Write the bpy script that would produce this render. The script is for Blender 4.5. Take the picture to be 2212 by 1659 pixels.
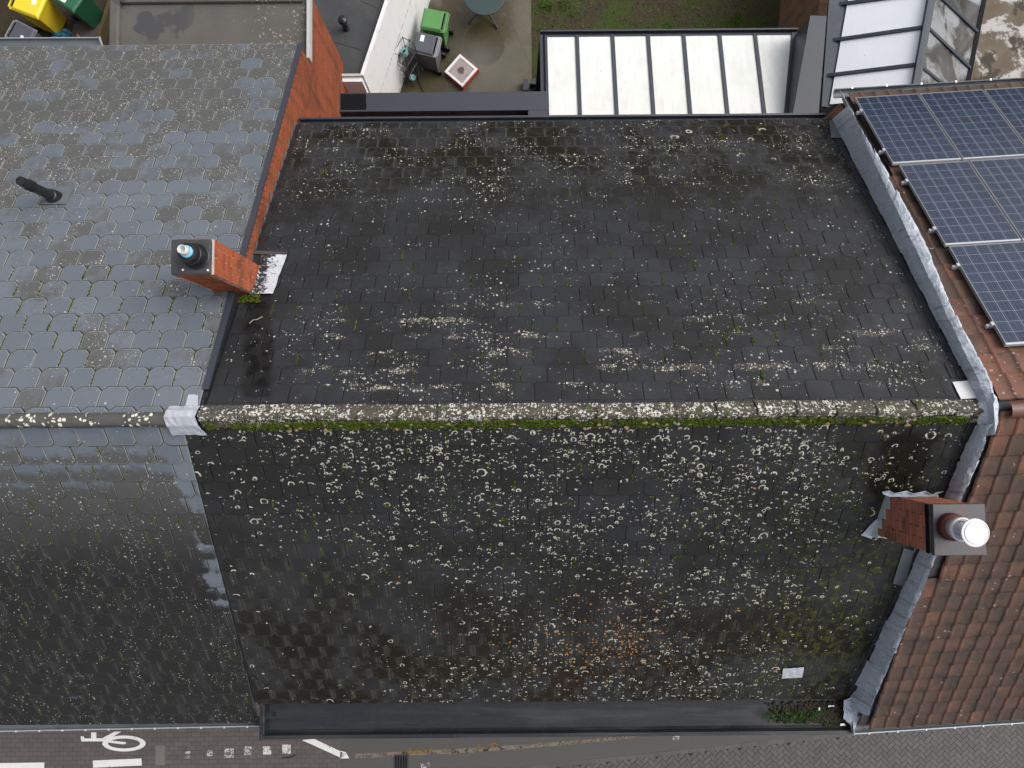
import bpy, bmesh, math, random
from mathutils import Vector, Matrix
random.seed(7)
R = math.radians
sc = bpy.context.scene
for o in list(bpy.data.objects): bpy.data.objects.remove(o)

# ------------------------------------------------------------------ camera, sky, sun, exposure
CAMZ, PITCH, ROLL = 17.4, R(2.5), R(-0.5)
cam_d = bpy.data.cameras.new("camera"); cam = bpy.data.objects.new("camera", cam_d)
sc.collection.objects.link(cam); sc.camera = cam
cam_d.sensor_width = 36.0; cam_d.lens = 24.98; cam_d.clip_end = 3000.0; cam_d.clip_start = 0.1
CAMR = Matrix.Rotation(PITCH, 3, 'X') @ Matrix.Rotation(ROLL, 3, 'Z')
cam.matrix_world = Matrix.Translation((0, 0, CAMZ)) @ CAMR.to_4x4()

SUN_EL, SUN_AZ = R(50), R(72)      # azimuth clockwise from +Y: the brighter part of the cloud is to the right
world = bpy.data.worlds.new("World"); sc.world = world; world.use_nodes = True
wt = world.node_tree; wt.nodes.clear()
wo = wt.nodes.new("ShaderNodeOutputWorld"); wb = wt.nodes.new("ShaderNodeBackground")
sky = wt.nodes.new("ShaderNodeTexSky"); sky.sky_type = 'NISHITA'; sky.sun_disc = False
sky.sun_elevation = SUN_EL; sky.sun_rotation = SUN_AZ; sky.air_density = 1.0; sky.dust_density = 6.0; sky.ozone_density = 1.0
hs = wt.nodes.new("ShaderNodeHueSaturation"); hs.inputs["Saturation"].default_value = 0.36   # an overcast, nearly grey sky
wt.links.new(sky.outputs[0], hs.inputs["Color"]); wt.links.new(hs.outputs[0], wb.inputs[0]); wt.links.new(wb.outputs[0], wo.inputs[0])
wb.inputs[1].default_value = 0.15
sun_d = bpy.data.lights.new("sun", 'SUN'); sun_d.energy = 0.55; sun_d.angle = R(50); sun_d.color = (1.0, 0.97, 0.93)
sun = bpy.data.objects.new("sun", sun_d); sc.collection.objects.link(sun)
sdir = Vector((math.sin(SUN_AZ) * math.cos(SUN_EL), math.cos(SUN_AZ) * math.cos(SUN_EL), math.sin(SUN_EL)))
sun.rotation_euler = sdir.to_track_quat('Z', 'Y').to_euler()
vs = sc.view_settings; vs.view_transform = 'Standard'; vs.look = 'None'; vs.gamma = 1.0; vs.use_curve_mapping = False; vs.exposure = 0.36
sc.cycles.use_denoising = True
sc.cycles.max_bounces = 3; sc.cycles.adaptive_threshold = 0.02; sc.cycles.transparent_max_bounces = 8
sc.cycles.sample_clamp_indirect = 4.0

# ------------------------------------------------------------------ surveying helpers: the photograph measured in a 2212 x 1659 frame
F, CU, CV = 1535.0, 1106.0, 829.5
CAMP = Vector((0, 0, CAMZ))
def ray(u, v): return CAMR @ Vector(((u - CU) / F, -(v - CV) / F, -1.0))
def at_z(u, v, z):
    d = ray(u, v); return CAMP + d * ((z - CAMZ) / d.z)
def at_plane(u, v, p0, n):
    d = ray(u, v); return CAMP + d * ((p0 - CAMP).dot(n) / d.dot(n))
def proj(p):
    c = CAMR.transposed() @ (Vector(p) - CAMP)
    return CU + F * c.x / -c.z, CV - F * c.y / -c.z
def in_view(p, m=130):
    u, v = proj(p); return -m < u < 2212 + m and -m < v < 1659 + m

# ------------------------------------------------------------------ object helpers
COL = sc.collection
class MB:
    """collects faces; build() links them as one mesh object"""
    def __init__(s): s.v = []; s.f = []; s.uv = []; s.a = []; s.e = []
    def face(s, pts, uv=None, a=0.0):
        i = len(s.v); s.v += [tuple(p) for p in pts]; s.f.append(list(range(i, i + len(pts)))); s.uv.append(uv); s.a.append(a); s.e.append(0.0)
    def mesh_faces(s, verts, faces, a=0.0, uvs=None, e=None):
        i = len(s.v); s.v += [tuple(p) for p in verts]
        for k, f in enumerate(faces):
            s.f.append([i + j for j in f]); s.uv.append(uvs[k] if uvs else None); s.a.append(a); s.e.append(e[k] if e else 0.0)
    def box(s, c, size, rz=0.0, M=None, a=0.0, taper=1.0):
        hx, hy, hz = size[0] / 2, size[1] / 2, size[2] / 2
        vs_ = []
        for z in (-hz, hz):
            t = taper if z < 0 else 1.0
            for x, y in ((-hx, -hy), (hx, -hy), (hx, hy), (-hx, hy)): vs_.append(Vector((x * t, y * t, z)))
        T = M if M is not None else Matrix.Rotation(rz, 3, 'Z')
        c = Vector(c)
        s.mesh_faces([c + T @ p for p in vs_], [(0, 3, 2, 1), (4, 5, 6, 7), (0, 1, 5, 4), (1, 2, 6, 5), (2, 3, 7, 6), (3, 0, 4, 7)], a)
    def slab(s, pts, off, a=0.0):
        """polygon pts extruded by the vector off"""
        n = len(pts); off = Vector(off)
        P = [Vector(p) for p in pts] + [Vector(p) + off for p in pts]
        fs = [list(range(n))[::-1], list(range(n, 2 * n))] + [(i, (i + 1) % n, n + (i + 1) % n, n + i) for i in range(n)]
        s.mesh_faces(P, fs, a)
    def tube(s, p0, p1, r0, r1=None, n=16, caps=True, a=0.0):
        p0, p1 = Vector(p0), Vector(p1); r1 = r0 if r1 is None else r1
        z = (p1 - p0).normalized(); x = z.orthogonal().normalized(); y = z.cross(x)
        P = []
        for p, r in ((p0, r0), (p1, r1)):
            for k in range(n):
                t = 2 * math.pi * k / n; P.append(p + x * (r * math.cos(t)) + y * (r * math.sin(t)))
        fs = [(k, (k + 1) % n, n + (k + 1) % n, n + k) for k in range(n)]
        if caps: fs += [list(range(n))[::-1], list(range(n, 2 * n))]
        s.mesh_faces(P, fs, a)
    def lathe(s, c, prof, n=24, ax=Vector((0, 0, 1)), a=0.0):
        """prof: list of (r, z) along axis ax from c"""
        c = Vector(c); z = ax.normalized(); x = z.orthogonal().normalized(); y = z.cross(x)
        P = []; fs = []
        for r, h in prof:
            for k in range(n):
                t = 2 * math.pi * k / n; P.append(c + z * h + x * (r * math.cos(t)) + y * (r * math.sin(t)))
        for j in range(len(prof) - 1):
            for k in range(n): fs.append((j * n + k, j * n + (k + 1) % n, (j + 1) * n + (k + 1) % n, (j + 1) * n + k))
        if prof[0][0] > 1e-5: fs.append(list(range(n))[::-1])
        if prof[-1][0] > 1e-5: fs.append([(len(prof) - 1) * n + k for k in range(n)])
        s.mesh_faces(P, fs, a)
    def path(s, pts, r, n=8):
        """a round bar or hose along points"""
        pts = [Vector(p) for p in pts]; P = []; fs = []
        for i, p in enumerate(pts):
            t = (pts[min(i + 1, len(pts) - 1)] - pts[max(i - 1, 0)]).normalized()
            x = t.cross(Vector((0.123, 0.31, 0.94))).normalized(); y = t.cross(x)
            for k in range(n):
                g = 2 * math.pi * k / n; P.append(p + x * (r * math.cos(g)) + y * (r * math.sin(g)))
        for i in range(len(pts) - 1):
            for k in range(n): fs.append((i * n + k, i * n + (k + 1) % n, (i + 1) * n + (k + 1) % n, (i + 1) * n + k))
        fs += [list(range(n))[::-1], [(len(pts) - 1) * n + k for k in range(n)]]
        s.mesh_faces(P, fs)
    def blob(s, c, rx, ry, rz, M=None, a=0.0, jit=0.25, rng=random):
        """a low lumpy clump"""
        c = Vector(c); M = M or Matrix.Identity(3); P = [c + M @ Vector((0, 0, rz * rng.uniform(.8, 1.2)))]
        n = 6
        for h, q in ((.62, .68), (0.0, 1.0)):
            for k in range(n):
                t = 2 * math.pi * (k + .5 * (h > 0)) / n; j = 1 + rng.uniform(-jit, jit)
                P.append(c + M @ Vector((rx * q * j * math.cos(t), ry * q * j * math.sin(t), rz * h * rng.uniform(.7, 1.2))))
        fs = [(0, 1 + k, 1 + (k + 1) % n) for k in range(n)]
        for k in range(n): fs += [(1 + k, 7 + k, 1 + (k + 1) % n), (1 + (k + 1) % n, 7 + k, 7 + (k + 1) % n)]
        s.mesh_faces(P, fs, a)
    def data(s, name, mat, smooth=False):
        me = bpy.data.meshes.new(name); me.from_pydata(s.v, [], s.f)
        if any(u is not None for u in s.uv):
            l = me.uv_layers.new(name="UVMap"); k = 0; d = l.data
            for f, u in zip(s.f, s.uv):
                for j in range(len(f)):
                    d[k].uv = u[j] if u is not None else (0.5, 0.5); k += 1
        at = me.attributes.new("rnd", 'FLOAT', 'FACE'); at.data.foreach_set("value", s.a)
        if any(s.e): at = me.attributes.new("edge", 'FLOAT', 'FACE'); at.data.foreach_set("value", s.e)
        if mat: me.materials.append(mat)
        if smooth: me.polygons.foreach_set("use_smooth", [True] * len(me.polygons))
        me.update(); return me
    def build(s, name, mat, parent=None, smooth=False, bevel=0.0, fix=True):
        me = s.data(name, mat, smooth)
        if fix:
            bm = bmesh.new(); bm.from_mesh(me)
            if bevel > 0: bmesh.ops.remove_doubles(bm, verts=bm.verts, dist=1e-5)
            bmesh.ops.recalc_face_normals(bm, faces=bm.faces); bm.to_mesh(me); bm.free()
        o = bpy.data.objects.new(name, me); COL.objects.link(o); adopt(o, parent)
        if bevel > 0:
            m = o.modifiers.new("bevel", 'BEVEL'); m.width = bevel; m.segments = 2; m.limit_method = 'ANGLE'; m.angle_limit = R(35)
            m.harden_normals = False
        return o
def origin(p):
    """world matrix of a parent: empties sit at their base, meshes are built in world coordinates"""
    return Matrix.Translation(p.location) if p.type == 'EMPTY' else Matrix.Identity(4)
def adopt(o, parent):
    if parent is not None:
        o.parent = parent; o.matrix_parent_inverse = origin(parent).inverted()
def tag(o, label, cat, group=None, kind=None):
    if label: o["label"] = label
    if cat: o["category"] = cat
    if group: o["group"] = group
    if kind: o["kind"] = kind
    return o
def thing(name, label, cat, loc, group=None):
    o = bpy.data.objects.new(name, None); COL.objects.link(o); o.location = loc; o.empty_display_size = 0.2
    return tag(o, label, cat, group)
def struct(o): o["kind"] = "structure"; return o
def stuff(o): o["kind"] = "stuff"; return o

# ------------------------------------------------------------------ node helpers
class Mat:
    def __init__(s, name):
        s.m = bpy.data.materials.new(name); s.m.use_nodes = True; s.t = s.m.node_tree
        s.b = s.t.nodes["Principled BSDF"]; s.L = s.t.links
    def n(s, t): return s.t.nodes.new(t)
    def put(s, sock, v):
        if isinstance(v, bpy.types.NodeSocket): s.L.new(v, sock)
        elif isinstance(v, (int, float)) and sock.type == 'RGBA': sock.default_value = (v, v, v, 1)
        elif isinstance(v, tuple) and sock.type == 'RGBA': sock.default_value = (*v[:3], 1)
        else: sock.default_value = v
    def pos(s):
        if not hasattr(s, '_p'): s._p = s.n("ShaderNodeNewGeometry").outputs["Position"]
        return s._p
    def uv(s):
        if not hasattr(s, '_u'): s._u = s.n("ShaderNodeUVMap").outputs[0]
        return s._u
    def objco(s):
        if not hasattr(s, '_o'): s._o = s.n("ShaderNodeTexCoord").outputs["Object"]
        return s._o
    def rnd(s):
        """a number of its own for every piece, joined or single"""
        if not hasattr(s, '_r'):
            a = s.n("ShaderNodeAttribute"); a.attribute_name = "rnd"; o = s.n("ShaderNodeObjectInfo")
            s._r = s.m_('FRACT', s.m_('ADD', a.outputs["Fac"], o.outputs["Random"]))
        return s._r
    def edge(s):
        """1 on the rounded rim of a slate"""
        if not hasattr(s, '_e'): a = s.n("ShaderNodeAttribute"); a.attribute_name = "edge"; s._e = a.outputs["Fac"]
        return s._e
    def m_(s, op, a, b=None, c=None, clamp=False):
        k = s.n("ShaderNodeMath"); k.operation = op; k.use_clamp = clamp
        for i, x in enumerate((a, b, c)):
            if x is not None: s.put(k.inputs[i], x)
        return k.outputs[0]
    def add(s, a, b): return s.m_('ADD', a, b)
    def sub(s, a, b): return s.m_('SUBTRACT', a, b)
    def mul(s, *a):
        r = a[0]
        for x in a[1:]: r = s.m_('MULTIPLY', r, x)
        return r
    def mx(s, a, b): return s.m_('MAXIMUM', a, b)
    def mn(s, a, b): return s.m_('MINIMUM', a, b)
    def inv(s, a): return s.m_('SUBTRACT', 1.0, a)
    def ab(s, a): return s.m_('ABSOLUTE', a)
    def ss(s, x, lo, hi, a=0.0, b=1.0):
        """smoothstep of x from lo..hi to a..b"""
        k = s.n("ShaderNodeMapRange"); k.interpolation_type = 'SMOOTHSTEP'; k.clamp = True
        for i, q in enumerate((x, lo, hi, a, b)): s.put(k.inputs[i], q)
        return k.outputs[0]
    def sep(s, v):
        k = s.n("ShaderNodeSeparateXYZ"); s.put(k.inputs[0], v); return k.outputs[0], k.outputs[1], k.outputs[2]
    def comb(s, x, y, z=0.0):
        k = s.n("ShaderNodeCombineXYZ")
        for i, q in enumerate((x, y, z)): s.put(k.inputs[i], q)
        return k.outputs[0]
    def vadd(s, a, b):
        k = s.n("ShaderNodeVectorMath"); k.operation = 'ADD'; s.put(k.inputs[0], a); s.put(k.inputs[1], b); return k.outputs[0]
    def vsub(s, a, b):
        k = s.n("ShaderNodeVectorMath"); k.operation = 'SUBTRACT'; s.put(k.inputs[0], a); s.put(k.inputs[1], b); return k.outputs[0]
    def vmul(s, a, b):
        k = s.n("ShaderNodeVectorMath"); k.operation = 'MULTIPLY'; s.put(k.inputs[0], a); s.put(k.inputs[1], b); return k.outputs[0]
    def noise(s, vec, scale, detail=3.0, rough=0.55, dist=0.0, col=False):
        k = s.n("ShaderNodeTexNoise"); k.noise_dimensions = '2D' if getattr(s, 'd2', False) else '3D'; s.put(k.inputs["Vector"], vec); k.inputs["Scale"].default_value = scale
        k.inputs["Detail"].default_value = detail; k.inputs["Roughness"].default_value = rough; k.inputs["Distortion"].default_value = dist
        return k.outputs["Color"] if col else k.outputs["Fac"]
    def voro(s, vec, scale, rand=1.0, feat='F1', dims='2D'):
        k = s.n("ShaderNodeTexVoronoi"); k.voronoi_dimensions = dims; k.feature = feat; s.put(k.inputs["Vector"], vec)
        k.inputs["Scale"].default_value = scale; k.inputs["Randomness"].default_value = rand; return k
    def mix(s, f, a, b):
        k = s.n("ShaderNodeMix"); k.data_type = 'RGBA'; k.clamp_factor = True
        s.put(k.inputs[0], f); s.put(k.inputs[6], a); s.put(k.inputs[7], b); return k.outputs[2]
    def fmix(s, f, a, b): return s.add(s.mul(s.inv(f), a), s.mul(f, b))
    def bump(s, h, strength=0.3, dist=0.01):
        k = s.n("ShaderNodeBump"); k.inputs["Strength"].default_value = strength; k.inputs["Distance"].default_value = dist
        s.put(k.inputs["Height"], h); s.L.new(k.outputs[0], s.b.inputs["Normal"])
    def gauss(s, x, y, cx, cy, rx, ry):
        a = s.m_('POWER', s.mul(s.sub(x, cx), 1.0 / rx), 2.0); b = s.m_('POWER', s.mul(s.sub(y, cy), 1.0 / ry), 2.0)
        return s.m_('EXPONENT', s.mul(s.add(a, b), -1.0))
    def rect(s, x, y, x0, x1, y0, y1, e=0.03):
        return s.mul(s.ss(x, x0 - e, x0 + e), s.ss(x, x1 - e, x1 + e, 1, 0), s.ss(y, y0 - e, y0 + e), s.ss(y, y1 - e, y1 + e, 1, 0))
    def specks(s, vec, scale, size, dens):
        """round flecks: vec 2D in metres; dens 0..1 = share of cells that hold one"""
        k = s.voro(vec, scale); r, g, b = s.sep(k.outputs["Color"])
        rad = s.mul(s.add(s.mul(g, g, 0.75), 0.25), size)
        on = s.m_('LESS_THAN', r, dens)
        return s.mul(on, s.ss(k.outputs["Distance"], s.mul(rad, 0.65), rad, 1, 0))
    def rings(s, vec, scale, size, dens, wid=0.3, up=0.2):
        """ring and crescent lichens, brighter on the side towards +y of vec"""
        k = s.voro(vec, scale); r, g, b = s.sep(k.outputs["Color"])
        rad = s.mul(s.add(s.mul(g, 0.7), 0.3), size)
        on = s.m_('LESS_THAN', r, dens)
        q = s.m_('DIVIDE', k.outputs["Distance"], rad)
        ring = s.mul(s.ss(q, 1.0 - wid * 1.5, 1.0 - wid), s.ss(q, 0.95, 1.08, 1, 0))
        lx, ly, _ = s.sep(s.vsub(vec, k.outputs["Position"]))
        dy = s.m_('DIVIDE', s.mul(ly, scale), rad)
        ang = s.add(dy, s.mul(s.sub(b, 0.5), 1.3))
        return s.mul(on, ring, s.ss(ang, -0.35 + up, 0.15 + up))
    def out(s, col, rough=0.6, spec=0.5, metal=0.0, coat=0.0):
        s.put(s.b.inputs["Base Color"], col); s.put(s.b.inputs["Roughness"], rough)
        s.put(s.b.inputs["Specular IOR Level"], spec); s.put(s.b.inputs["Metallic"], metal); s.put(s.b.inputs["Coat Weight"], coat)
        return s.m
# ------------------------------------------------------------------ materials
MT = {}
def slope_vec(q, k):
    """2D metres on a slope: x along the ridge, y up the picture"""
    x, y, z = q.sep(q.pos()); return x, y, q.comb(x, q.mul(y, k))
def wobble(q, vec, scale, amt):
    c = q.noise(vec, scale, 2.0, 0.6, col=True)
    return q.vadd(vec, q.vmul(q.vsub(c, (0.5, 0.5, 0.5)), (amt, amt, 0.0)))

def joint_line(q, ux, uy, w, e, cham, wid):
    """dirt and painted-in edge shadow in the joint under the course above: follows the cut corners of its slates"""
    a = q.mul(uy, e); b = q.mul(q.sub(q.add(a, cham), q.mul(q.ab(q.sub(ux, 0.5)), w)), 0.7071)
    return q.ss(q.mx(a, b), wid * .35, wid, 1, 0)

def mat_slate_back():
    q = Mat("slate_dark_back"); q.d2 = True; x, y, v = slope_vec(q, 1.235); r = q.rnd(); ux, uy, _ = q.sep(q.uv()); ed = q.edge()
    n1 = q.noise(v, 1.1, 3); n2 = q.noise(v, 6.0, 3); n3 = q.noise(v, 45.0, 2)
    far = q.ss(y, 2.4, 4.2)                                        # the lower, weathered courses
    base = q.mix(q.add(q.mul(r, 0.55), q.mul(n2, 0.45)), (0.019, 0.0198, 0.022), (0.036, 0.0375, 0.042))
    film = q.mul(q.ss(q.add(n1, q.mul(q.sub(n2, .5), .5)), 0.36, 0.62), q.add(q.mul(far, 0.65), 0.35))
    col = q.mix(film, base, (0.0125, 0.0112, 0.0078))
    dusty = q.mul(q.ss(q.ab(q.sub(ux, 0.5)), 0.40, 0.5), q.ss(n2, .35, .65))
    col = q.mix(q.mul(q.mx(dusty, ed), far, 0.95), col, (0.066, 0.063, 0.054))
    col = q.mix(q.mul(q.ss(n2, 0.5, 0.75), far, 0.30), col, (0.042, 0.041, 0.035))
    jl = joint_line(q, ux, uy, .313, .2645, .040, .012); col = q.mix(q.mul(jl, q.ss(n2, .35, .65, .75, .15)), col, q.mix(far, (0.006, 0.006, 0.006), (0.058, 0.056, 0.049)))
    reflection = q.mul(q.rect(q.add(q.add(x, q.mul(q.sub(y, .25), .26)), q.mul(q.sub(q.noise(v, 3.5, 4), .5), .16)), q.add(y, q.mul(q.sub(n2, .5), .3)), -3.08, -2.74, .20, 1.62, .05), q.ss(n2, .3, .6, .85, .45)); col = q.mix(reflection, col, (0.0045, 0.0042, 0.004))  # left chimney's dark mirror image painted into the slate colour
    # lichen: flecks in clusters, crusts in lines across the courses nearer the ridge
    w1 = wobble(q, v, 24, 0.022); cl = q.noise(q.vmul(v, (0.75, 1.9, 1)), 1.25, 4, 0.65)
    band = q.mul(q.ss(y, 0.10, 0.35), q.ss(y, 0.9, 1.8, 1, 0), q.ss(x, .6, 2.2, 1, 0.55), q.ss(x, -2.9, -2.0))
    eave = q.mul(q.ss(y, 2.6, 3.5), q.ss(x, -3.2, -1.2, .45, 1))
    line = q.ss(uy, 0.55, 0.95, .45, 1)
    dens = q.mul(q.ss(cl, 0.46, 0.64), q.add(q.add(q.mul(band, 0.55), q.mul(eave, 0.36)), 0.14), line)
    st = q.noise(q.vmul(v, (2.6, 5.0, 1)), 1.3, 5, 0.7)
    crust = q.mul(q.ss(st, 0.50, 0.60), band, q.ss(cl, 0.43, 0.57), q.ss(uy, 0.40, 0.75, .05, 1))
    s1 = q.specks(w1, 22, 0.42, q.add(q.add(q.mul(dens, .65), .006), q.mul(crust, .55))); s2 = q.specks(q.vadd(w1, (3.3, 1.7, 0)), 40, 0.46, q.add(q.add(q.mul(dens, .7), .008), q.mul(crust, .85)))
    crust = q.mul(crust, q.ss(n3, 0.40, 0.58))
    col = q.mix(q.mul(crust, 0.6), col, (0.21, 0.185, 0.135))
    lm = q.mx(s1, s2)
    col = q.mix(lm, col, q.mix(n2, (0.32, 0.31, 0.245), (0.64, 0.62, 0.55)))
    # a few rings of lichen low on the right
    rg = q.mul(q.rings(wobble(q, v, 7, .07), 4.2, 0.32, q.mul(q.rect(x, y, 1.9, 4.4, 3.7, 4.7, .3), 0.20), 0.4, -0.2), q.ss(n2, .35, .6))
    col = q.mix(q.mul(rg, .85), col, (0.42, 0.42, 0.35))
    rough = q.fmix(q.mx(lm, q.mul(crust, .8)), q.add(q.add(0.24, q.mul(film, 0.36)), q.mul(n2, 0.10)), 0.9)
    q.bump(q.add(q.mul(n3, 0.5), q.mul(n2, 0.5)), 0.22, 0.006)
    return q.out(col, rough, q.sub(0.34, q.mul(q.mx(film, reflection), .24)))

def mat_slate_front(ox, oy):
    q = Mat("slate_dark_front"); q.d2 = True; x, y, v = slope_vec(q, 1.243); r = q.rnd(); ux, uy, _ = q.sep(q.uv()); ed = q.edge()
    n1 = q.noise(v, 0.9, 3); n2 = q.noise(v, 6.5, 3); n3 = q.noise(v, 45.0, 2)
    low = q.ss(y, -1.8, -3.6, 0, 1)
    lowl = q.mx(low, q.mul(q.ss(y, -0.9, -2.2), q.ss(x, -0.6, -2.2)))
    base = q.mix(q.add(q.mul(r, 0.7), q.mul(n2, 0.4)), (0.0185, 0.0187, 0.0192), (0.031, 0.0315, 0.0325))
    film = q.mul(q.ss(q.add(n1, q.mul(q.sub(n2, .5), .4)), 0.36, 0.58), q.add(q.mul(low, 0.6), 0.35))
    col = q.mix(film, base, (0.0128, 0.0116, 0.0085))
    warm = q.mul(q.gauss(x, y, 0.5, -3.9, 2.6, .9), q.ss(n1, .35, .6), .7); col = q.mix(warm, col, (0.024, 0.017, 0.011))
    dusty = q.mul(q.ss(q.ab(q.sub(ux, 0.5)), 0.26, 0.48), q.ss(n2, .30, .60))
    col = q.mix(q.mul(q.mx(q.mul(dusty, .9), q.mul(ed, .55)), lowl), col, (0.056, 0.055, 0.050))
    col = q.mix(q.mul(q.ss(n2, 0.48, 0.72), lowl, 0.25), col, (0.034, 0.033, 0.029))
    jl = joint_line(q, ux, uy, .313, .2645, .040, .012); col = q.mix(q.mul(jl, q.ss(n2, .35, .65, .9, .3)), col, q.mix(q.mul(lowl, .8), (0.008, 0.008, 0.008), (0.052, 0.052, 0.046)))
    grn = q.mul(q.gauss(x, y, 4.5, -2.8, 1.0, 2.0), q.ss(q.noise(v, 9, 4), 0.52, 0.62), 0.9); col = q.mix(grn, col, (0.050, 0.058, 0.010))
    reflection = q.mul(q.rect(q.add(x, q.mul(q.sub(q.noise(v, 3.5, 4), .5), .5)), q.add(y, q.mul(q.sub(n2, .5), .35)), 4.30, 4.92, -1.05, -.22, .10), .75); col = q.mix(reflection, col, (0.006, 0.0052, 0.0035))  # dark mirror image of the right chimney, painted into the colour
    cl = q.noise(v, 1.2, 3, 0.62)
    top = q.ss(y, -0.15, -2.4, 1, 0)
    side = q.mul(q.ss(x, -3.8, -0.8, .28, 1), q.ss(x, 3.5, 4.5, 1, .3))
    bare = q.inv(q.mul(q.gauss(x, y, -2.7, -3.1, 2.0, 1.5), .95))
    dens = q.mul(q.ss(cl, 0.30, 0.66, .12, 1), q.add(q.mul(top, 0.26), 0.22), side, bare)
    w1 = wobble(q, wobble(q, v, 9, .035), 26, 0.022)
    s1 = q.specks(w1, 17, 0.34, q.mul(dens, .55)); s2 = q.specks(q.vadd(w1, (3.3, 1.7, 0)), 36, 0.42, q.mul(dens, .55))
    r1 = q.rings(w1, 9.0, 0.37, q.mul(dens, 1.05), 0.26, -0.1)
    r3 = q.rings(q.vadd(w1, (8.7, 3.9, 0)), 13, 0.42, q.mul(dens, .85), 0.38, 0.0)
    r2 = q.rings(q.vadd(w1, (5.2, 2.1, 0)), 5.6, 0.36, q.mul(dens, 0.34), 0.20, -0.2)
    lm = q.mx(q.mx(s1, s2), q.mx(r3, q.mx(r1, r2)))
    lc = q.mix(q.noise(v, 13, 2), (0.30, 0.29, 0.22), (0.68, 0.665, 0.58))
    col = q.mix(lm, col, lc)
    og = q.specks(q.vadd(w1, (9.3, 6.6, 0)), 17, 0.40, q.add(q.mul(q.gauss(x, y, ox, oy, 0.75, 0.40), 0.75), q.mul(q.gauss(x, y, ox + .4, oy + .3, 2.2, 1.2), 0.03)))
    col = q.mix(og, col, (0.40, 0.17, 0.030))
    lm = q.mx(lm, og)
    rough = q.fmix(lm, q.add(q.add(0.28, q.mul(film, 0.34)), q.mul(n2, 0.10)), 0.9)
    q.bump(q.add(q.mul(n3, 0.5), q.mul(n2, 0.5)), 0.22, 0.006)
    return q.out(col, rough, q.sub(0.28, q.mul(q.mx(film, reflection), .18)))

def mat_slate_blue():
    q = Mat("slate_blue_grey"); q.d2 = True; x, y, z = q.sep(q.pos()); ed = q.edge()
    v = q.comb(x, q.mul(y, 1.19)); r = q.rnd(); ux, uy, _ = q.sep(q.uv())
    n1 = q.noise(v, 0.95, 3); n2 = q.noise(v, 5.0, 4); n3 = q.noise(v, 45.0, 2)
    clean = q.mix(q.add(q.mul(r, 0.7), q.mul(n2, .3)), (0.105, 0.124, 0.148), (0.160, 0.183, 0.212))
    back = q.ss(y, 0.8, 5.0, 0.0, 1.0); front = q.ss(y, -0.20, -1.15, 0, 1)
    # growth: stronger towards both eaves, slate by slate
    drive = q.add(q.add(q.mul(n1, 0.85), q.mul(q.sub(r, .5), 0.75)), q.add(q.add(q.mul(back, 0.50), q.mul(front, 0.85)), q.mul(q.sub(n2, 0.5), 0.60)))
    edge = q.mul(q.ss(y, -0.2, -0.5), q.add(q.mul(q.ss(uy, 0.15, 0.95), 0.50), q.mul(q.sub(q.noise(v, 16, 4, .7), .5), .8)))
    strip = q.mul(q.ss(y, -0.1, -0.4), q.ss(y, -3.1, -2.2), q.ss(q.add(x, q.mul(y, -0.06)), -4.10, -3.90), q.ss(r, .1, .4), 1.1)
    bright = q.mul(q.gauss(x, y, -4.9, 3.6, 1.2, 1.3), 0.24)
    film = q.ss(q.sub(q.add(drive, edge), q.add(strip, bright)), 0.46, 0.92)
    fc = q.mix(q.add(q.mul(n2, .7), q.mul(r, .3)), (0.064, 0.063, 0.060), (0.102, 0.101, 0.097))
    fc = q.mix(q.mul(q.ss(y, -0.5, -2.2), .9), fc, (0.0140, 0.0120, 0.0092))
    col = q.mix(q.mul(film, 0.92), clean, fc)
    dusty = q.mul(q.ss(q.ab(q.sub(ux, 0.5)), 0.30, 0.5), q.ss(n2, .36, .66)); col = q.mix(q.mul(dusty, front, .6), col, (0.055, 0.053, 0.048))
    rim = q.mul(ed, q.ss(uy, 0.02, .08)); col = q.mix(q.mul(rim, q.sub(0.75, q.mul(front, .62))), col, (0.24, 0.25, 0.235))
    jl = joint_line(q, ux, uy, .315, .272, .060, .018); col = q.mix(q.mul(jl, q.sub(.95, q.mul(front, .35))), col, (0.016, 0.016, 0.012))
    hole = q.ss(q.add(q.m_('POWER', q.mul(q.sub(ux, .5), .315), 2.0), q.m_('POWER', q.mul(q.sub(uy, .90), .27), 2.0)), 0.00002, 0.00007, 1, 0)
    col = q.mix(q.mul(hole, q.ss(y, -.3, .3)), col, (0.03, 0.03, 0.03))
    w1 = wobble(q, v, 24, 0.025)
    cl = q.noise(v, 2.0, 3, .6)
    dens = q.mul(q.add(q.mul(film, 0.26), 0.02), q.ss(cl, .40, .64, .10, 1), q.ss(y, -2.6, .2, .32, 1))
    lm = q.mx(q.specks(w1, 24, 0.34, dens), q.specks(q.vadd(w1, (4, 2, 0)), 44, 0.42, dens))
    col = q.mix(q.mul(lm, .9), col, q.mix(n2, (0.40, 0.38, 0.31), (0.66, 0.65, 0.58)))
    streak = q.mul(q.ss(q.noise(q.vmul(v, (9, 1.0, 1)), 1.0, 3), .55, .7), front, .25); col = q.mix(streak, col, (0.070, 0.075, 0.080))
    rough = q.fmix(q.mx(lm, film), q.add(0.30, q.mul(n2, .12)), 0.75)
    q.bump(q.add(q.mul(n3, 0.5), q.mul(n2, 0.6)), 0.24, 0.006)
    return q.out(col, rough, q.sub(q.sub(0.45, q.mul(front, .28)), q.mul(film, .16)))

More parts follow.
